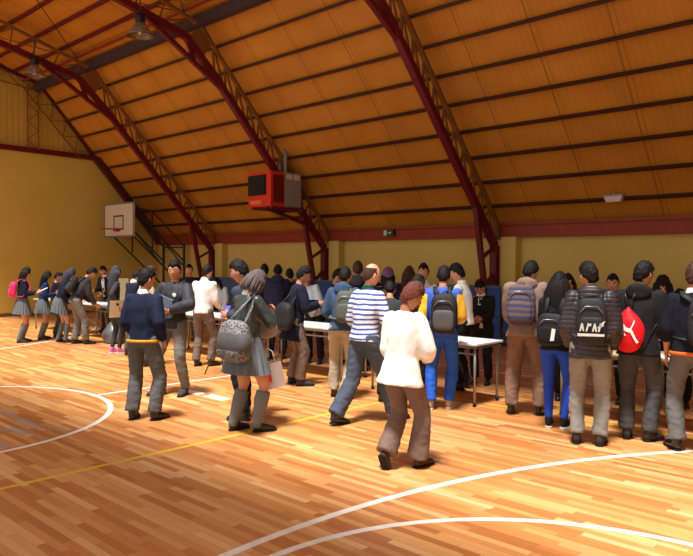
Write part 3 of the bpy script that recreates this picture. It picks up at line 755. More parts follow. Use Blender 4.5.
def drawbag(label, m, off, w, h, emblem):
    def f(c):
        T, s = c['T'], c['s']; Mw = c['M']; W = lambda a, b_, d_: Mw@T(a, b_, d_)
        cx, cz = off[0], off[2]; cy = -.21; base = W(cx, cy, cz-h/2); K = lambda a, b_, d_: W(a, b_, d_)-base
        q = MB(); q.ell((0,0,0), 1, nu=36, nv=22, fn=lambda w_: K(cx+w_.x*w/2*(1.08-.9*max(0, w_.z)**1.3)*(1+.03*math.sin(9*math.atan2(w_.y, w_.x))*max(0, w_.z+.4)), cy+w_.y*.075*(1.1-.6*max(0, w_.z)), cz+sup(w_, .8).z*h/2))
        q.warp(.008, 11, 4); root = start('drawstring_bag', base, label, 'bag', None, m, q)
        for sx in (-1, 1):
            q = MB(); q.tube([K(cx, cy, cz+h*.47), K(cx+sx*.05, -.13, .50), K(sx*.11, .0, .545), K(sx*.13, .11, .42), K(sx*.19, -.02, .25), K(cx+sx*w*.42, cy, cz-h*.42)], [.005]*6, n=6); q.build('cord', MATS['black leather'], root, smooth=True)
        emblem(K, cx, cy-.075, cz, root, w, h)
    return f

# ------------------------------------------------------------------ the people
SK = lambda **k: dict(dict(k='skirt', m=SKIRT, socks=SOCK, len=.29), **k)
TR = lambda m=GREYT, **k: dict(dict(m=m), **k)
stand = [(-.12,0,12,0), (.12,.03,-12,0)]
table_hands = [(-.12,.32,.08), (.12,.32,.08)]
BG = .026
def P(*a, **k): return make_person(*a, **k)

P(1, 'schoolgirl leftmost of all in grey skirt with pink backpack, reading a paper', -13.97, 5.51, -20, 1.51, dict(lean=4, pitch=12, hands=[(-.08,.30,.24), (.08,.30,.24)], feet=[(-.09,0,8,0),(.10,-.08,-8,0)]),
  dict(m=NAVY, pad=.012, len=.04, name='jumper'), SK(), dict(st='long', len=.30), female=True, build=.95,
  extras=[backpack('pink backpack on the leftmost schoolgirl', PINK, PINK, w=.26, h=.36, dpt=.15), held(paper_held(1, .2, .26), 'paper_sheet', 'white paper held by the schoolgirl with the pink backpack', 'paper')])
P(2, 'long-haired schoolgirl in blue jumper just right of the pink backpack girl', -14.20, 6.02, -14, 1.43, dict(lean=5, pitch=15, hands=[(-.08,.27,.26), (.08,.27,.24)], feet=[(-.08,0,5,0),(.10,-.1,-8,0)]),
  dict(m=cloth('blue knit', (36,52,100)), pad=.018, len=.05, name='jumper'), SK(), dict(st='long', len=.36), female=True, build=.95)
P(3, 'dark-haired student half hidden between two schoolgirls at the far left', -14.48, 6.40, -30, 1.41, dict(pitch=20, hands=table_hands), dict(m=NAVYD, len=.05), TR(GREYD), dict(st='short'), vox=BG)
P(4, 'schoolgirl with shiny loose hair in skirt leaning towards the far left table', -13.42, 6.07, -19, 1.53, dict(lean=17, pitch=18, py=-.05, hands=[(-.10,.34,.10), (.14,.20,.0)], feet=[(-.09,-.08,5,0),(.10,.06,-5,0)]),
  dict(m=NAVYD, pad=.014, len=.05, name='jumper'), SK(), dict(st='long', len=.24, c='glossy'), female=True, build=.95)
P(5, 'boy in dark grey jacket bending forward over the far left table', -12.91, 6.20, -8, 1.61, dict(lean=27, pitch=28, py=-.10, hands=[(-.13,.36,.12), (.14,.38,.10)], feet=[(-.11,-.1,5,0),(.12,.08,-8,0)]),
  dict(m=CHAR, pad=.016, len=.06), TR(cloth('mid grey flannel', (116,114,110)), w=1.05), dict(st='short'), extras=[backpack('dark backpack on the boy bending over the far left table', PACK, CHAR, w=.27, h=.36, dpt=.14)])
P(6, 'student in dark jacket and tie facing forward behind the far left table', -14.72, 7.72, 205, 1.55, dict(lean=10, pitch=20, hands=[(-.12,.30,.12), (.12,.32,.2)]), dict(m=BLACK, len=.06, shirt=WHITE, tie=TIEM, collar=WHITE), TR(GREYD), dict(st='short'), vox=BG)
P(7, 'long grey-sheened-haired girl in pink sneakers holding a white folder at her side', -11.21, 5.99, -2, 1.55, dict(lean=3, yaw=5, pitch=5, hands=[(-.10,.26,.02), (.25,-.02,.02)], feet=[(-.06,0,5,0),(.09,.08,-15,0)]),
  dict(m=CHAR, pad=.012, len=.08), dict(k='leggings', m=cloth('dark grey leggings', (62,60,66))), dict(st='long', len=.34, c='glossy'), female=True, build=.92, shoes=dict(m=cloth('pink and lilac mesh', (206,120,176)), sole=MATS['white rubber']),
  extras=[held(paper_held(1, .40, .30, cloth('cream card', (222,212,190)), (.15,0,1), (0,1,0)), 'folder', 'cream white folder held at the hip by the girl in pink sneakers', 'folder')])
P(8, 'boy in navy jumper and white collar just right of the folder girl, head down', -10.73, 6.05, 5, 1.53, dict(lean=10, pitch=30, hands=table_hands), dict(m=NAVYD, len=.06, collar=WHITE, name='jumper'), TR(GREYD), dict(st='short'), vox=BG)
P(9, 'brown-haired person in white shirt hidden behind the navy jumper boy', -9.54, 5.60, -8, 1.59, dict(lean=8, pitch=15, hands=table_hands), dict(m=WHITE, len=.05, collar=WHITE, name='shirt'), TR(GREYD), dict(st='short', c='brown'), vox=BG)
P(10, 'boy in navy jumper with yellow hem stripe standing back to us by the circle', -6.28, 3.69, 34, 1.57, dict(lean=2, yaw=-42, pitch=8, hands=[(-.16,.17,.02), (.21,.08,-.02)], poles=[(-.3,-1,0),(.3,-1,0)], feet=[(-.13,-.02,8,0),(.13,0,-28,0)]),
  dict(m=NAVY, pad=.022, len=.03, name='jumper', collar=WHITE, band=YEL), TR(cloth('worn grey flannel', (92,92,92)), w=1.12, cuff=1.05), dict(st='short', vol=1.03), build=1.0)
P(11, 'smiling boy in dark hooded jacket with round badge, facing the camera', -7.24, 4.68, 205, 1.65, dict(lean=-2, yaw=14, pitch=4, twist=5, hands=[(-.04,.21,.16), (.24,.06,-.02)], poles=[(-1,-.25,.1),(1,-.6,0)], feet=[(-.16,-.02,8,0),(.12,.08,-38,0)]),
  dict(m=JACK, pad=.026, len=.08, hood=JACK, arm=1.1), TR(cloth('faded grey flannel', (108,106,100)), w=1.02, cuff=.85), dict(st='short', vol=1.06), extras=[badge(-.06,.36,.028,WHITE)], shoes=dict(m=CHAR, boot=.6))
def slatebag(c, W, name, label, cat, group):
    base = W(.04,.17,.0); K = lambda a, b_, d_: W(a, b_, d_)-base; q = MB()
    pts = [(-.10,.16), (.13,.24), (.20,.02), (.10,-.10), (-.08,-.06)]
    poly(q, lambda a, y, z: K(a, y, z), 0, .20, .12, pts, .05); start(name, base, label, cat, group, SLGREY, q, False)
held(slatebag, 'folder', 'slate blue folder clutched by the smiling boy', 'folder')(dict(M=Matrix.Translation((-7.24, 4.68, 0)) @ Matrix.Rotation(R(205), 4, 'Z'), T=lambda a, b_, c: V((a, b_, c+.945))*.96, s=.96))
P(12, 'dark-haired boy looking out between the smiling boy and the white shirt', -11.94, 8.10, 222, 1.59, dict(lean=5, pitch=5), dict(m=BLACK, len=.06), TR(GREYD), dict(st='short'), vox=BG)
P(13, 'boy in white shirt and brown-grey trousers standing back to us at the table', -8.86, 6.25, 28, 1.61, dict(lean=7, yaw=-20, pitch=18, hands=[(-.13,.28,.10), (.15,.30,.10)], feet=[(-.10,-.05,8,0),(.12,.04,-30,0)]),
  dict(m=WHITE, pad=.018, len=.05, name='shirt', collar=WHITE), TR(BROWNG), dict(st='short'))
P(14, 'student with head bowed behind the table right of the white shirt', -10.47, 7.75, 215, 1.47, dict(lean=30, pitch=35, py=-.15, hands=table_hands), dict(m=PALE, len=.05, name='shirt'), TR(BLACK), dict(st='long', len=.12), vox=BG)
P(15, 'girl in dark leather jacket and grey skirt with short sunlit hair', -5.16, 4.15, -2, 1.59, dict(lean=3, yaw=-28, pitch=28, hands=[(-.03,.24,.36), (.05,.25,.34)], poles=[(-1,-.3,-.6),(1,-.4,-.8)], feet=[(-.11,-.10,0,0),(.12,.05,-22,0)], curl=[.9,.9], legw=1.22),
  dict(m=LEATH, pad=.018, len=.02, collar=WHITE), SK(len=.32, m=SKIRT), dict(st='bob', c='grey', len=.13), female=True, build=1.05, shoes=dict(boot=.7),
  extras=[held(soft_bag(.14, -.27, .04, .48, .44, .20, SPECK, PACKG, 1, (.13,-.03,.52), SPECK, 2), 'shoulder_bag', 'large grey patterned shoulder bag on the girl in leather jacket', 'bag')])
P(16, 'boy in blue grey jacket and black trousers facing left behind the leather jacket girl', -5.53, 4.50, 115, 1.68, dict(lean=9, yaw=12, pitch=12, hands=[(-.06,.20,.22), (.08,.20,.14)], feet=[(-.11,0,8,0),(.11,.1,-8,0)]),
  dict(m=BLUEGREY, pad=.024, len=.10), TR(BLACK, w=.9), dict(st='short', vol=1.02), shoes=dict(boot=.9),
  extras=[held(soft_bag(-.16, -.26, .06, .27, .27, .16, cloth('crumpled grey nylon', (148,148,146)), None, 1, (-.15,0,.52), PACKG, 6, 1.4), 'shoulder_bag', 'small crumpled light grey bag hanging behind the leather jacket girl', 'bag')])
P(171, 'boy in navy hooded coat, back turned, left of the messenger bag', -8.64, 7.60, 45, 1.63, dict(lean=12, pitch=22, hands=table_hands), dict(m=NAVYD, pad=.03, len=.12, hood=NAVYD), TR(BLACK), dict(st='short'), vox=BG)
P(172, 'dark head in navy coat beyond the table, left of the hooded coat', -9.72, 8.25, 60, 1.61, dict(pitch=10), dict(m=NAVYD, pad=.02, len=.1), TR(BLACK), dict(st='short'), vox=BG)
P(173, 'dark head low behind the table beside the navy coats', -9.08, 8.30, 58, 1.53, dict(pitch=10), dict(m=BLACK, pad=.02, len=.1), TR(BLACK), dict(st='short'), vox=BG)
P(18, 'boy in long navy coat gesturing over the table, black bag at his hip', -6.65, 6.15, -30, 1.61, dict(lean=9, yaw=-3, pitch=18, hands=[(-.08,.42,.30), (.10,.30,.28)], poles=[(-.3,-.6,-1),(.5,-.6,-.7)], hdir=[(0,.8,.5),None], feet=[(-.12,-.02,12,0),(.12,.06,-12,0)]),
  dict(m=NAVYD, pad=.028, len=.29, flare=.04), TR(BROWNG, w=1.1), dict(st='short', vol=1.05), shoes=dict(m=CHAR),
  extras=[held(soft_bag(.20, -.20, .05, .36, .40, .18, PACK, None, 1, (-.10,.0,.53), PACK, 3, .5), 'messenger_bag', 'black messenger bag hanging at the hip of the boy in long navy coat', 'bag')])
P(19, 'student in pale blue shirt leaning across behind the paper-strewn table', -7.86, 7.75, 210, 1.53, dict(lean=12, side=16, pitch=20, hands=[(-.15,.32,.10), (.12,.34,.12)]), dict(m=PALE, pad=.02, len=.05, name='shirt'), TR(BLACK), dict(st='short'), vox=.02)
P(20, 'boy in washed denim jacket and beige trousers with olive backpack', -5.57, 5.95, 32, 1.61, dict(lean=8, yaw=-5, pitch=18, hands=[(-.20,.30,.16), (.16,.32,.14)], feet=[(-.13,.10,10,0),(.06,-.20,-6,30)]),
  dict(m=DENIM, pad=.024, len=.06, hood=DENIM), TR(KHAKI, w=1.08), dict(st='short'), shoes=dict(m=cloth('brown suede', (84,58,44))), extras=[backpack('olive grey backpack on the boy in washed denim jacket', OLIVE, OLIVE, w=.27, h=.42, dpt=.15, off=(.08,0,.25))])
P(201, 'student beyond the table with face half hidden by the denim jacket', -7.59, 7.90, -56, 1.55, dict(pitch=15), dict(m=BLACK, len=.06), TR(BLACK), dict(st='short'), vox=BG)
P(21, 'dark-haired student standing directly behind the striped shirt man', -6.82, 7.60, 32, 1.67, dict(pitch=8), dict(m=NAVYD, len=.06, hood=CHAR), TR(BLACK), dict(st='short', c='brown'), vox=BG)
P(22, 'balding man in blue and white striped shirt striding past the tables', -4.56, 5.20, -10, 1.69, dict(lean=6, yaw=-14, pitch=4, drop=.045, hands=[(-.20,.20,.02), (.22,.24,.02)], poles=[(-.5,-1,0),(.7,-1,.1)], feet=[(-.08,-.34,4,8),(.09,.34,-6,0)]),
  dict(m=STRIPE, pad=.020, len=.03, name='jumper', collar=GREEN), TR(SLATE, w=1.15, cuff=1.1), dict(st='bald', c='brown'), build=1.08, skin='light', extras=[])
P(23, 'woman in white coat and brown flared trousers walking away', -3.33, 4.24, 0, 1.52, dict(lean=7, yaw=-30, pitch=22, drop=.02, hands=[(-.17,.20,.0), (.10,.26,.12)], poles=[(-.1,-1,-.2),(.9,-.9,.0)], feet=[(-.07,-.24,4,62),(.10,.14,-6,0)]),
  dict(m=COAT, pad=.024, len=.15, flare=.045, name='white_coat', arm=1.12), TR(MAROON, w=1.05, cuff=1.35, len=1.0), dict(st='short', c='reddish', vol=1.16), build=1.05, female=True, shoes=dict(m=cloth('dark brown leather', (70,46,36), .5)), skin='brown')
P(241, 'person with mauve headscarf deep in the crowd behind the white coat', -6.34, 7.75, 39, 1.57, dict(pitch=5), dict(m=NAVYD, len=.06), TR(BLACK), dict(st='long', len=.2, c='mauve') if False else dict(st='long', len=.1, c='black', vol=1.0), vox=BG,
  extras=[lambda c: (lambda q: (q.ell(c['hc'], 1, nu=20, nv=14, fn=lambda w_: V((w_.x*.092, w_.y*.112-.008, w_.z*.128+.012)) if not (w_.y > .35 and w_.z < .5) else V((w_.x*.06, w_.y*.07, w_.z*.09))), q.build('headscarf', PURPLE, c['root'], smooth=True)))(MB())])
P(242, 'dark-haired student in the crowd at the striped man\'s shoulder', -7.08, 8.30, 60, 1.59, dict(pitch=10), dict(m=NAVYD, len=.06), TR(BLACK), dict(st='short', c='reddish'), vox=BG)
P(243, 'long dark-haired student above the white coat woman\'s head', -6.47, 8.40, 18, 1.59, dict(pitch=5), dict(m=BLACK, len=.06), TR(BLACK), dict(st='long', len=.3, c='brown'), vox=BG)
P(244, 'dark-haired boy looking towards us in the crowd behind the table', -5.79, 7.90, 200, 1.63, dict(pitch=0, yaw=8), dict(m=PALE, len=.06, name='shirt', collar=WHITE), TR(BLACK), dict(st='short', vol=1.08), vox=.022)
P(245, 'girl with dark straight hair beside the yellow and blue jacket', -4.89, 6.45, -10, 1.52, dict(pitch=22, hands=table_hands), dict(m=BLACK, len=.08), TR(BLACK, w=.9), dict(st='long', len=.26), female=True, vox=.022)
P(246, 'figure in charcoal top, head down, behind the white coat woman', -5.04, 6.20, 40, 1.47, dict(lean=14, pitch=30, hands=table_hands), dict(m=CHAR, pad=.02, len=.08), TR(BLACK), dict(st='short'), vox=.022)
P(25, 'boy in yellow and blue jacket with bright blue trousers', -4.36, 6.30, 27, 1.63, dict(lean=4, pitch=20, hands=[(-.20,.20,.10), (.18,.28,.14)], feet=[(-.13,-.05,10,0),(.08,.06,-12,0)]),
  dict(m=YB, pad=.028, len=.05), TR(BLUE, w=.98), dict(st='short'), shoes=dict(m=cloth('beige canvas', (176,160,136)), sole=MATS['white rubber']), extras=[backpack('black and grey backpack on the yellow and blue jacket', PACK, PACKG, w=.31, h=.47, dpt=.18, off=(.05,0,.22))])
P(26, 'boy in white shirt standing behind the white table, hand resting on it', -4.84, 7.50, 105, 1.65, dict(lean=6, yaw=5, pitch=18, hands=[(-.22,.26,.04), (.12,.30,.14)], hdir=[(0,.9,-.2),None]), dict(m=WHITE, pad=.016, len=.05, name='shirt', collar=WHITE), TR(BLACK), dict(st='short', vol=1.07))
P(27, 'bowed student in open black jacket and tie behind the white table end', -4.91, 8.05, 200, 1.47, dict(lean=14, pitch=32, hands=[(-.05,.26,.20), (.05,.26,.20)]), dict(m=BLACK, pad=.02, len=.06, shirt=WHITE, tie=TIEM, collar=WHITE), TR(BLACK), dict(st='short', vol=1.12), vox=.02)
P(28, 'boy in taupe jacket and matching trousers, leaning forward, back to us', -3.55, 6.72, 22, 1.71, dict(lean=10, yaw=-22, pitch=24, hands=table_hands, feet=[(-.15,-.03,8,0),(.15,.02,-12,0)]),
  dict(m=TAUPE, pad=.046, len=.08, hood=TAUPE, arm=1.1), TR(TAUPED, w=1.18, cuff=.95), dict(st='short'), build=1.08, extras=[backpack('navy and rust striped backpack on the boy in taupe', PLAID, PLAID, w=.31, h=.45, dpt=.16, off=(-.04,0,.26), strap=cloth('navy webbing', (52,58,94)))])
P(29, 'girl with long black hair and royal blue leggings', -3.04, 6.38, 14, 1.57, dict(lean=4, yaw=-8, pitch=14, hands=table_hands, feet=[(-.07,0,6,0),(.09,.02,-14,0)]),
  dict(m=BLACK, pad=.018, len=.07), dict(k='leggings', m=ROYAL), dict(st='long', len=.34, wide=1.35), female=True, shoes=SNEAK, extras=[backpack('black backpack with white label on the long-haired girl', PACK, BLACK, w=.30, h=.36, dpt=.14, off=(-.02,0,.16), emblem=emblem_label)])
P(30, 'dark-haired student peering out between the long-haired girl and puffer jacket', -3.60, 7.85, 205, 1.53, dict(pitch=5, lean=8), dict(m=BLACK, len=.06), TR(BLACK), dict(st='long', len=.2), vox=BG)
P(31, 'boy in black quilted puffer jacket and light grey trousers looking left', -2.54, 6.02, 20, 1.67, dict(lean=5, yaw=42, pitch=10, hands=[(-.19,.20,.0), (.19,.22,.0)], poles=[(-.3,-1,-.2),(.3,-1,-.2)], feet=[(-.11,-.02,4,0),(.10,-.02,-8,0)]),
  dict(m=PUFF, pad=.032, len=.12, hood=PUFF, arm=1.12), TR(GREYL, w=1.0), dict(st='short', vol=1.04), build=1.02, shoes=dict(m=CHAR), extras=[backpack('black backpack with silver lettering on the puffer jacket', PACK, PACK, w=.27, h=.43, dpt=.14, off=(.02,0,.24), emblem=emblem_band)])
P(32, 'boy in black hooded coat and white collar looking right', -2.28, 6.50, 12, 1.68, dict(lean=5, yaw=-38, pitch=10, hands=[(-.16,.26,.10), (.18,.26,.10)], feet=[(-.09,-.02,4,0),(.10,-.02,-32,0)]),
  dict(m=BLACK, pad=.034, len=.12, hood=BLACK, collar=WHITE), TR(GREYD, w=1.02), dict(st='short', vol=1.04), build=1.04, shoes=dict(m=CHAR), extras=[drawbag('red drawstring bag with white leaping animal on the black coat', REDN, (-.07,0,.13), .28, .44, emblem_cat)])
P(331, 'dark head just visible between the puffer jacket and black hooded coat', -3.14, 8.10, 191, 1.53, dict(pitch=5), dict(m=BLACK, len=.06), TR(BLACK), dict(st='short'), vox=BG)
P(332, 'bushy-haired figure in black between the hooded coat and right edge boy', -2.52, 7.90, 198, 1.53, dict(pitch=22, lean=8), dict(m=BLACK, len=.06), TR(BLACK), dict(st='bob', vol=1.3, len=.12), vox=BG)
P(333, 'crouching figure in green hooded top beyond the right end table', -2.49, 8.40, 197, 1.39, dict(pitch=30, lean=10), dict(m=GREEN, pad=.03, len=.06, hood=GREEN), TR(BLACK), dict(st='bob', vol=1.2, len=.1), vox=BG)
P(34, 'boy in navy jumper and white collar cut off by the right edge', -1.78, 6.40, 12, 1.67, dict(lean=3, yaw=-10, pitch=8, hands=[(-.23,.10,-.05), (.2,.24,.1)], poles=[(-.2,-1,0),None], feet=[(-.12,.0,30,0),(.12,-.02,-8,0)]),
  dict(m=cloth('black navy knit', (20,22,34)), pad=.026, len=.04, name='jumper', collar=WHITE, band=ORG, sleeve=.45), TR(GREYT, w=1.08), dict(st='short', vol=1.03, c='brown'), build=1.0, extras=[backpack('black backpack on the boy at the right edge', PACK, PACK, w=.28, h=.42, dpt=.15, off=(.10,0,.25))])
# ------------------------------------------------------------------ tables and what lies on them
TOPW = mat('white laminate', (226,228,230), .35, 0, .05); TOPC = mat('cream laminate', (206,182,140), .4, 0, .08); TUBE = mat('grey steel tube', (150,146,140), .4, .6, .05)
BPAINT = mat('blue painted board', (40,80,150), .5, 0, .15, 5); BPAINT2 = mat('blue grey painted board', (70,96,130), .5, 0, .15, 5)
def table(x0, x1, y0, y1, top, label, z=.73):
    root = empty('folding_table', ((x0+x1)/2, (y0+y1)/2, 0)); tag(root, label, 'table', 'tables in the long row')
    a, b = (x1-x0)/2, (y1-y0)/2
    m = MB(); m.box((-a, -b, z-.028), (a, b, z)); m.build('tabletop', top, root, bevel=.006)
    m = MB()
    for s1 in (-1, 1): m.bar((-a+.05, s1*(b-.05), z-.05), (a-.05, s1*(b-.05), z-.05), .028)
    for s1 in (-1, 1): m.bar((s1*(a-.05), -b+.05, z-.05), (s1*(a-.05), b-.05, z-.05), .028)
    m.bar((-a+.05, -b+.05, z-.13), (a-.05, -b+.05, z-.13), .02)
    m.build('frame', TUBE, root)
    for i in (-1, 1):
        for j in (-1, 1):
            m = MB(); m.tube([(i*(a-.05), j*(b-.05), z-.03), (i*(a-.05), j*(b-.05), .02)], [.016, .016], n=10); l = m.build('leg', TUBE, root, smooth=True)
            m = MB(); m.tube([(i*(a-.05), j*(b-.05), .04), (i*(a-.05), j*(b-.05), 0)], [.02, .021], n=10); m.build('rubber_foot', MATS['dark rubber'], l, smooth=True)
    return root
table(-5.75, -4.11, 6.62, 7.22, TOPW, 'white-topped table end beside the boy in taupe, steel legs showing')
table(-3.3, -1.1, 6.92, 7.52, TOPC, 'cream-topped table behind the puffer jacket and hooded coat at right')
table(-8.2, -6.3, 6.72, 7.32, TOPW, 'table with white papers beside the denim jacket boy')
table(-10.9, -8.5, 6.78, 7.38, TOPW, 'white-topped table directly beyond the white-shirted boy')
table(-14.3, -12.2, 6.78, 7.38, TOPW, 'far left table the schoolgirls stand at')
table(-16.6, -14.45, 6.8, 7.4, TOPC, 'leftmost table end behind the schoolgirls, thin legs showing')
def sheet(x, y, w, d, rz, m, label, name='paper_sheet', z=.731, th=.004, cat='paper', group=None):
    q = MB(); n = 6; vs = []
    for j in range(2):
        for i in range(n+1):
            for k_ in (-1, 1): vs.append(((i/n-.5)*w, k_*d/2, j*th+.004*math.sin(i*1.7+x)*0))
    st = 2*(n+1); fs = [(2*i, 2*i+1, 2*i+3, 2*i+2) for i in range(n)]+[(st+2*i, st+2*i+2, st+2*i+3, st+2*i+1) for i in range(n)]
    fs += [(2*i, 2*i+2, st+2*i+2, st+2*i) for i in range(n)]+[(2*i+1, st+2*i+1, st+2*i+3, 2*i+3) for i in range(n)]+[(0, st, st+1, 1), (2*n, 2*n+1, st+2*n+1, st+2*n)]
    q.add(vs, fs); o = q.build(name, m); o.location = (x, y, z); o.rotation_euler = (0, 0, rz); tag(o, label, cat, group); return o
LBLUE = cloth('pale blue card', (170,196,222))
sheet(-7.0, 6.95, .42, .3, .2, WHITE, 'white sheet at the near edge of the papers table', group='papers on the tables')
sheet(-7.35, 7.05, .30, .21, -.3, WHITE, 'white sheet left of the denim jacket boy', group='papers on the tables')
sheet(-6.7, 7.1, .30, .21, .5, LBLUE, 'pale blue sheet under the denim boy\'s hands', group='papers on the tables')
sheet(-4.95, 6.95, .21, .30, .1, WHITE, 'white sheet under the resting hand of the white-shirted boy', group='papers on the tables')
sheet(-13.0, 7.0, .85, .45, .05, LBLUE, 'pale blue poster lying on the far left table', name='poster', th=.012, cat='poster')
sheet(-2.35, 7.05, .40, .28, .15, WHITE, 'white sheet on the right end cream table', group='papers on the tables')
sheet(-2.0, 7.15, .30, .22, -.3, LBLUE, 'bluish sheet beside the right edge boy\'s hand', group='papers on the tables')
sheet(-9.1, 7.0, .45, .32, .1, WHITE, 'white sheets on the table beyond the white-shirted boy', group='papers on the tables')
# display board on the far left table
bd = empty('display_board', (-13.15, 7.25, .73), R(20)); tag(bd, 'beige upright display board on the far left table', 'board')
m = MB(); m.box((-.16,-.012,0),(.16,.012,.55)); m.build('panel', cloth('beige card', (176,158,122)), bd)
m = MB(); m.bar((-.1,.01,.3),(-.1,.16,0),.02); m.bar((.1,.01,.3),(.1,.16,0),.02); m.build('easel_leg', TUBE, bd)
# grey plastic bag under the far left table
m = MB(); m.ell((0,0,.2), 1, nu=24, nv=16, fn=lambda w_: V((w_.x*.26*(1-.35*w_.z), w_.y*.2*(1-.35*w_.z), max(-.2, w_.z*.24)))); m.warp(.04, 7, 5)
m.v = [(a, b, max(0, c)) for a, b, c in m.v]
o = m.build('plastic_bag', mat('dark grey plastic', (92,96,100), .3, 0, .2, 12, .6, 20, .5), smooth=True); o.location = (-12.6, 6.75, 0); tag(o, 'dark grey plastic bag on the floor under the far left table', 'bag')
m = MB(); m.tube([(-.06,0,.40),(-.08,0,.50),(-.03,0,.54),(.0,0,.42)], [(.02,.005)]*4, n=6); m.build('handle', MATS['dark grey plastic'], o, smooth=True)
# shopping bag white and pink beside the leather-jacket girl
sb = empty('shopping_bag', (-5.61, 4.9, .27), R(75)); sb.scale = (.8,.8,.85); sb.rotation_euler = (R(8), R(-12), R(60)); tag(sb, 'white and pink paper shopping bag hanging right of the grey skirt', 'bag')
m = MB(); m.add([(-.15,-.05,0),(.15,-.05,0),(.15,.05,0),(-.15,.05,0),(-.15,-.04,.34),(.15,-.04,.34),(.15,.04,.34),(-.15,.04,.34)], [(0,3,2,1),(0,1,5,4),(1,2,6,5),(2,3,7,6),(3,0,4,7)]); m.build('bag_body', cloth('white glossy paper', (206,198,204), .4), sb)
m = MB(); m.box((-.153,-.054,.10),(-.02,-.046,.27)); m.build('pink_panel', PINK, sb)
for y in (-.04, .04):
    m = MB(); m.tube([(-.07,y,.34),(-.06,y*.5,.48),(.0,y*.2,.54),(.06,y*.5,.48),(.07,y,.34)], [.005]*5, n=6); m.build('handle', WHITE, sb, smooth=True)
# camera tripod-like stand leg by the table: thin black easel
es = empty('music_stand', (-8.15, 6.1, 0)); tag(es, 'thin black stand with a violet desk plate left of the patterned bag', 'stand')
m = MB(); m.tube([(0,0,.25),(0,0,.86)], [.012,.01], n=8); m.build('pole', MATS['black leather'], es, smooth=True)
for a in range(3):
    m = MB(); c_, s_ = math.cos(a*2.1+.4), math.sin(a*2.1+.4); m.tube([(0,0,.62),(c_*.30,s_*.30,.0)], [.009,.009], n=6); m.build('leg', MATS['black leather'], es, smooth=True)
m = MB(); m.box((-.06,-.01,.0),(.06,.01,.2), Matrix.Translation((0,0,.82)) @ Matrix.Rotation(-.6, 4, 'X')); m.build('desk', cloth('violet plastic', (108,104,190), .4), es)
# navy coat held by the boy in yellow and blue
m = MB(); m.tube([(0,0,1.02),(0,0,.9),(0,0,.6),(.01,0,.32)], [(.05,.04),(.10,.06),(.13,.07),(.10,.06)], n=18); m = m.remesh(.014, 2).warp(.02, 9, 8, .4)
o = m.build('coat', NAVYD, smooth=True); o.location = (-4.62, 6.02, 0); tag(o, 'dark navy coat hanging from the arm of the yellow and blue jacket boy', 'coat')
m = MB(); m.tube([(.07,0,.95),(.12,-.02,.75),(.13,0,.5)], [.04,.045,.04], n=10); m.remesh(.014).warp(.01, 12, 2).build('sleeve', NAVYD, o, smooth=True)

# ------------------------------------------------------------------ blue barrier boards along the long wall
x = -16.9; i = 0
while x < 3.5:
    b = empty('barrier_board', (x+.98, 12.1, 0)); 
    names = ['leftmost blue barrier board, beneath the basketball hoop']
    tag(b, 'low blue painted board standing along the foot of the yellow wall', 'barrier', 'blue boards along the back wall')
    m = MB(); m.box((-.96,-.02,.10),(.96,.02,1.16)); m.build('panel', BPAINT if i % 3 else BPAINT2, b, bevel=.008)
    m = MB(); m.bar((-.97,-.03,1.17),(.97,-.03,1.17),.06,.05); m.bar((-.97,-.035,.62),(.97,-.035,.62),.05,.03); m.build('rail', BPAINT2, b)
    for sx in (-.9, .9):
        m = MB(); m.bar((sx,.05,0),(sx,.05,1.16),.05); m.bar((sx,-.25,.02),(sx,.3,.02),.05,.04); m.build('post', MATS['grey steel tube'], b)
    x += 2.0; i += 1

# ------------------------------------------------------------------ basketball hoop on its wall frame
BW = mat('white backboard paint', (206,196,180), .5, 0, .05); GST = mat('dark grey steel', (70,66,62), .5, .2)
hp = empty('basketball_hoop', (-19.3, 12.4, 0)); tag(hp, 'basketball backboard with red rim on a steel wall frame', 'basketball hoop')
K = lambda x, y, z: (x+19.3, y-12.4, z)
m = MB(); m.box(K(-20.2, 10.5, 2.38), K(-18.4, 10.54, 3.43)); m.build('backboard', BW, hp, bevel=.01)
def rect(mm, x0, x1, z0, z1, w, y):
    mm.box(K(x0,y,z0), K(x1,y+.006,z0+w)); mm.box(K(x0,y,z1-w), K(x1,y+.006,z1)); mm.box(K(x0,y,z0), K(x0+w,y+.006,z1)); mm.box(K(x1-w,y,z0), K(x1,y+.006,z1))
m = MB(); rect(m, -20.2, -18.4, 2.38, 3.43, .05, 10.49); m.build('border', mat('grey blue paint', (110,112,120), .5), hp)
m = MB(); rect(m, -19.6, -19.0, 2.60, 3.05, .045, 10.49); m.build('target_square', mat('dark green paint', (60,70,60), .5), hp)
rim = MB(); pts = [K(-19.3+.225*math.cos(a), 10.22-.05+.225*math.sin(a), 2.62) for a in [2*PI*i/28 for i in range(29)]]; rim.tube(pts, [.014]*29, n=8, cap=False)
rim.box(K(-19.38,10.36,2.55), K(-19.22,10.5,2.65)); rim.build('rim', mat('red rim paint', (176,40,34), .4), hp, smooth=False)
m = MB()
for a in (-19.9, -18.7):
    m.bar(K(a, 10.56, 3.3), K(a, 11.3, 3.2), .042); m.bar(K(a, 10.56, 2.5), K(a, 12.35, .9), .042); m.bar(K(a, 10.6, 3.3), K(a, 12.5, 1.6), .042); m.bar(K(a, 10.8, 3.2), K(a, 12.62, 1.3), .036)
    m.bar(K(a, 12.45, 0), K(a, 12.45, 2.2), .06); m.bar(K(a, 11.3, 3.2), K(a, 12.5, 2.1), .036); m.bar(K(a, 11.3, 1.9), K(a, 11.3, 3.2), .036)
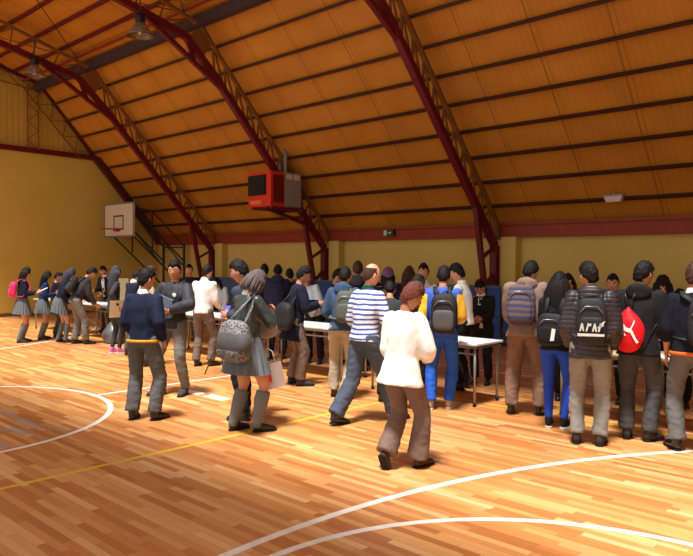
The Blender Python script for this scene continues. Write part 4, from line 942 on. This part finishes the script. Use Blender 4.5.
m.bar(K(-19.9, 10.6, 3.25), K(-18.7, 10.6, 2.55), .036); m.bar(K(-18.7, 10.6, 3.25), K(-19.9, 10.6, 2.55), .036); m.bar(K(-19.9, 11.3, 3.2), K(-18.7, 11.3, 3.2), .036); m.bar(K(-19.9, 12.45, 2.1), K(-18.7, 12.45, 2.1), .042)
m.build('support_frame', GST, hp)

# ------------------------------------------------------------------ heater on its bracket
ht = empty('gas_heater', (-12.4, 10.8, 2.95)); tag(ht, 'red box heater with black grille and grey rear case, hung on the roof frame', 'heater')
RB = mat('red enamel', (206,52,38), .4, 0, .08); GB = mat('grey enamel', (148,142,140), .45, 0, .08); BG_ = mat('black grille', (26,24,24), .5)
K = lambda x, y, z: (x+12.4, y-10.8, z-2.95)
m = MB(); m.box(K(-12.82, 10.34, 2.95), K(-12.0, 10.78, 3.78)); m.build('red_case', RB, ht, bevel=.015)
m = MB(); m.box(K(-12.80, 10.32, 3.22), K(-12.16, 10.345, 3.70))
for k_ in range(9): m.bar(K(-12.78, 10.31, 3.26+k_*.05), K(-12.18, 10.31, 3.26+k_*.05), .02, .03)
m.build('grille', BG_, ht)
m = MB(); m.box(K(-12.005, 10.42, 3.05), K(-11.985, 10.74, 3.70)); m.build('side_panel', mat('dark red enamel', (112,26,26), .5), ht)
m = MB(); m.box(K(-12.78, 10.78, 2.97), K(-12.0, 11.32, 3.78)); m.build('rear_case', GB, ht, bevel=.015)
m = MB(); m.box(K(-12.005, 10.84, 3.62), K(-11.99, 11.0, 3.74)); m.box(K(-12.005, 11.06, 3.62), K(-11.99, 11.27, 3.74)); m.build('vent_plate', mat('pale plate', (214,206,200), .5), ht)
m = MB(); m.box(K(-12.7, 10.312, 3.01), K(-12.3, 10.338, 3.1)); m.build('name_plate', mat('orange plate', (226,120,86), .5), ht)
m = MB(); m.tube([K(-12.45, 11.05, 3.75), K(-12.45, 11.05, 4.28)], [.07,.07], n=14); m.tube([K(-12.2, 10.98, 3.75), K(-12.2, 10.98, 4.42)], [.045,.045], n=12); m.build('flue', GB, ht, smooth=True)
m = MB(); m.bar(K(-12.75, 10.4, 2.92), K(-12.0, 11.3, 2.92), .06); m.bar(K(-12.05, 10.4, 2.92), K(-12.05, 11.5, 2.92), .06); m.bar(K(-12.7, 10.4, 2.92), K(-12.7, 11.5, 2.92), .06); m.bar(K(-12.3, 10.5, 2.92), K(-12.31, 11.75, 2.6), .1, .08); m.bar(K(-12.7, 11.5, 2.92), K(-12.05, 11.5, 2.92), .06); m.build('bracket', DRED, ht)

# ------------------------------------------------------------------ high-bay lamps
LG = mat('lamp glass', (186,176,160), .12, 0, .1, spec=.8); AL = mat('lamp aluminium', (120,112,104), .35, .6)
LG.node_tree.nodes['Principled BSDF'].inputs['Transmission Weight'].default_value = .75
def lamp(x, y, z, label):
    r_ = empty('high_bay_lamp', (x, y, z)); tag(r_, label, 'ceiling lamp', 'high bay lamps')
    zt = flat(y)-.25-z
    m = MB(); m.tube([(0,0,.42),(0,0,zt)], [.012,.012], n=6); m.build('hanger', GST, r_)
    m = MB(); m.tube([(0,0,.24),(0,0,.27),(0,0,.40),(0,0,.44)], [.07,.10,.10,.06], n=16); m.build('ballast_housing', mat('black lamp housing', (34,30,30), .4), r_, smooth=True)
    m = MB(); m.tube([(0,0,.26),(0,0,.20),(0,0,.10),(0,0,.02),(0,0,0)], [.08,.12,.19,.245,.25], n=28, cap=False); o = m.build('reflector', LG, r_, smooth=True); o.modifiers.new('t', 'SOLIDIFY').thickness = .008
    m = MB(); m.ell((0,0,.10), (.045,.045,.08), nu=12, nv=8); m.build('bulb', mat('frosted bulb', (226,220,206), .3), r_, smooth=True)
    m = MB(); pts = [(.25*math.cos(a), .25*math.sin(a), 0) for a in [2*PI*i/28 for i in range(29)]]; m.tube(pts, [.012]*29, side=(0,0,1), n=6, cap=False); m.build('rim_ring', AL, r_, smooth=True)
lamp(-12.2, 7.10, 6.12, 'hanging lamp by the middle roof frame, upper of the two glass lamps')
lamp(-16.95, 7.0, 6.18, 'hanging lamp at the far left roof frame, lower of the two')

# ------------------------------------------------------------------ exit sign and emergency light
ex = empty('exit_sign', (-10.2, 12.48, 2.36)); tag(ex, 'small green and white exit sign on the red beam', 'sign')
m = MB(); m.box((-.15,-.02,-.08),(.15,.02,.08)); m.build('sign_plate', mat('dark green sign', (30,74,60), .4), ex, bevel=.005)
m = MB(); m.box((-.13,-.028,-.062),(-.04,-.018,.062)); m.build('white_panel', mat('white sign', (196,206,196), .5), ex)
m = MB(); m.bar((0,-.024,0),(.10,-.024,0),.012,.022); m.bar((.10,-.024,0),(.065,-.024,.035),.01,.02); m.bar((.10,-.024,0),(.065,-.024,-.035),.01,.02); m.build('arrow', MATS['white sign'], ex)
el = empty('emergency_light', (-4.73, 12.15, 2.81)); tag(el, 'small white light unit fixed under a purlin at the right', 'light')
m = MB(); m.add([(-.17,-.06,.06),(.17,-.06,.06),(.17,.06,.06),(-.17,.06,.06),(-.13,-.05,-.05),(.13,-.05,-.05),(.13,.05,-.05),(-.13,.05,-.05)], [(0,1,2,3),(7,6,5,4),(0,4,5,1),(1,5,6,2),(2,6,7,3),(3,7,4,0)]); m.build('diffuser', mat('milky diffuser', (196,190,196), .4), el, bevel=.01)
m = MB(); m.box((-.175,-.065,.05),(.175,.065,.08)); m.bar((0,.0,.08),(0,.0,.13),.03); m.build('base', GB, el)
# ------------------------------------------------------------------ light
w = bpy.data.worlds.new('world'); SC.world = w; w.use_nodes = True
bg = w.node_tree.nodes['Background']; bg.inputs[0].default_value = (1.0, .97, .93, 1); bg.inputs[1].default_value = 1.2
sun = bpy.data.lights.new('sun', 'SUN'); sun.energy = 8.0; sun.angle = R(9); sun.color = (1, .98, .95)
so = bpy.data.objects.new('sun', sun); COL.objects.link(so)
so.rotation_euler = V((.10, -.30, 1.0)).to_track_quat('Z', 'Y').to_euler()
SC.view_settings.view_transform = 'Standard'; SC.view_settings.exposure = 0; SC.view_settings.gamma = 1
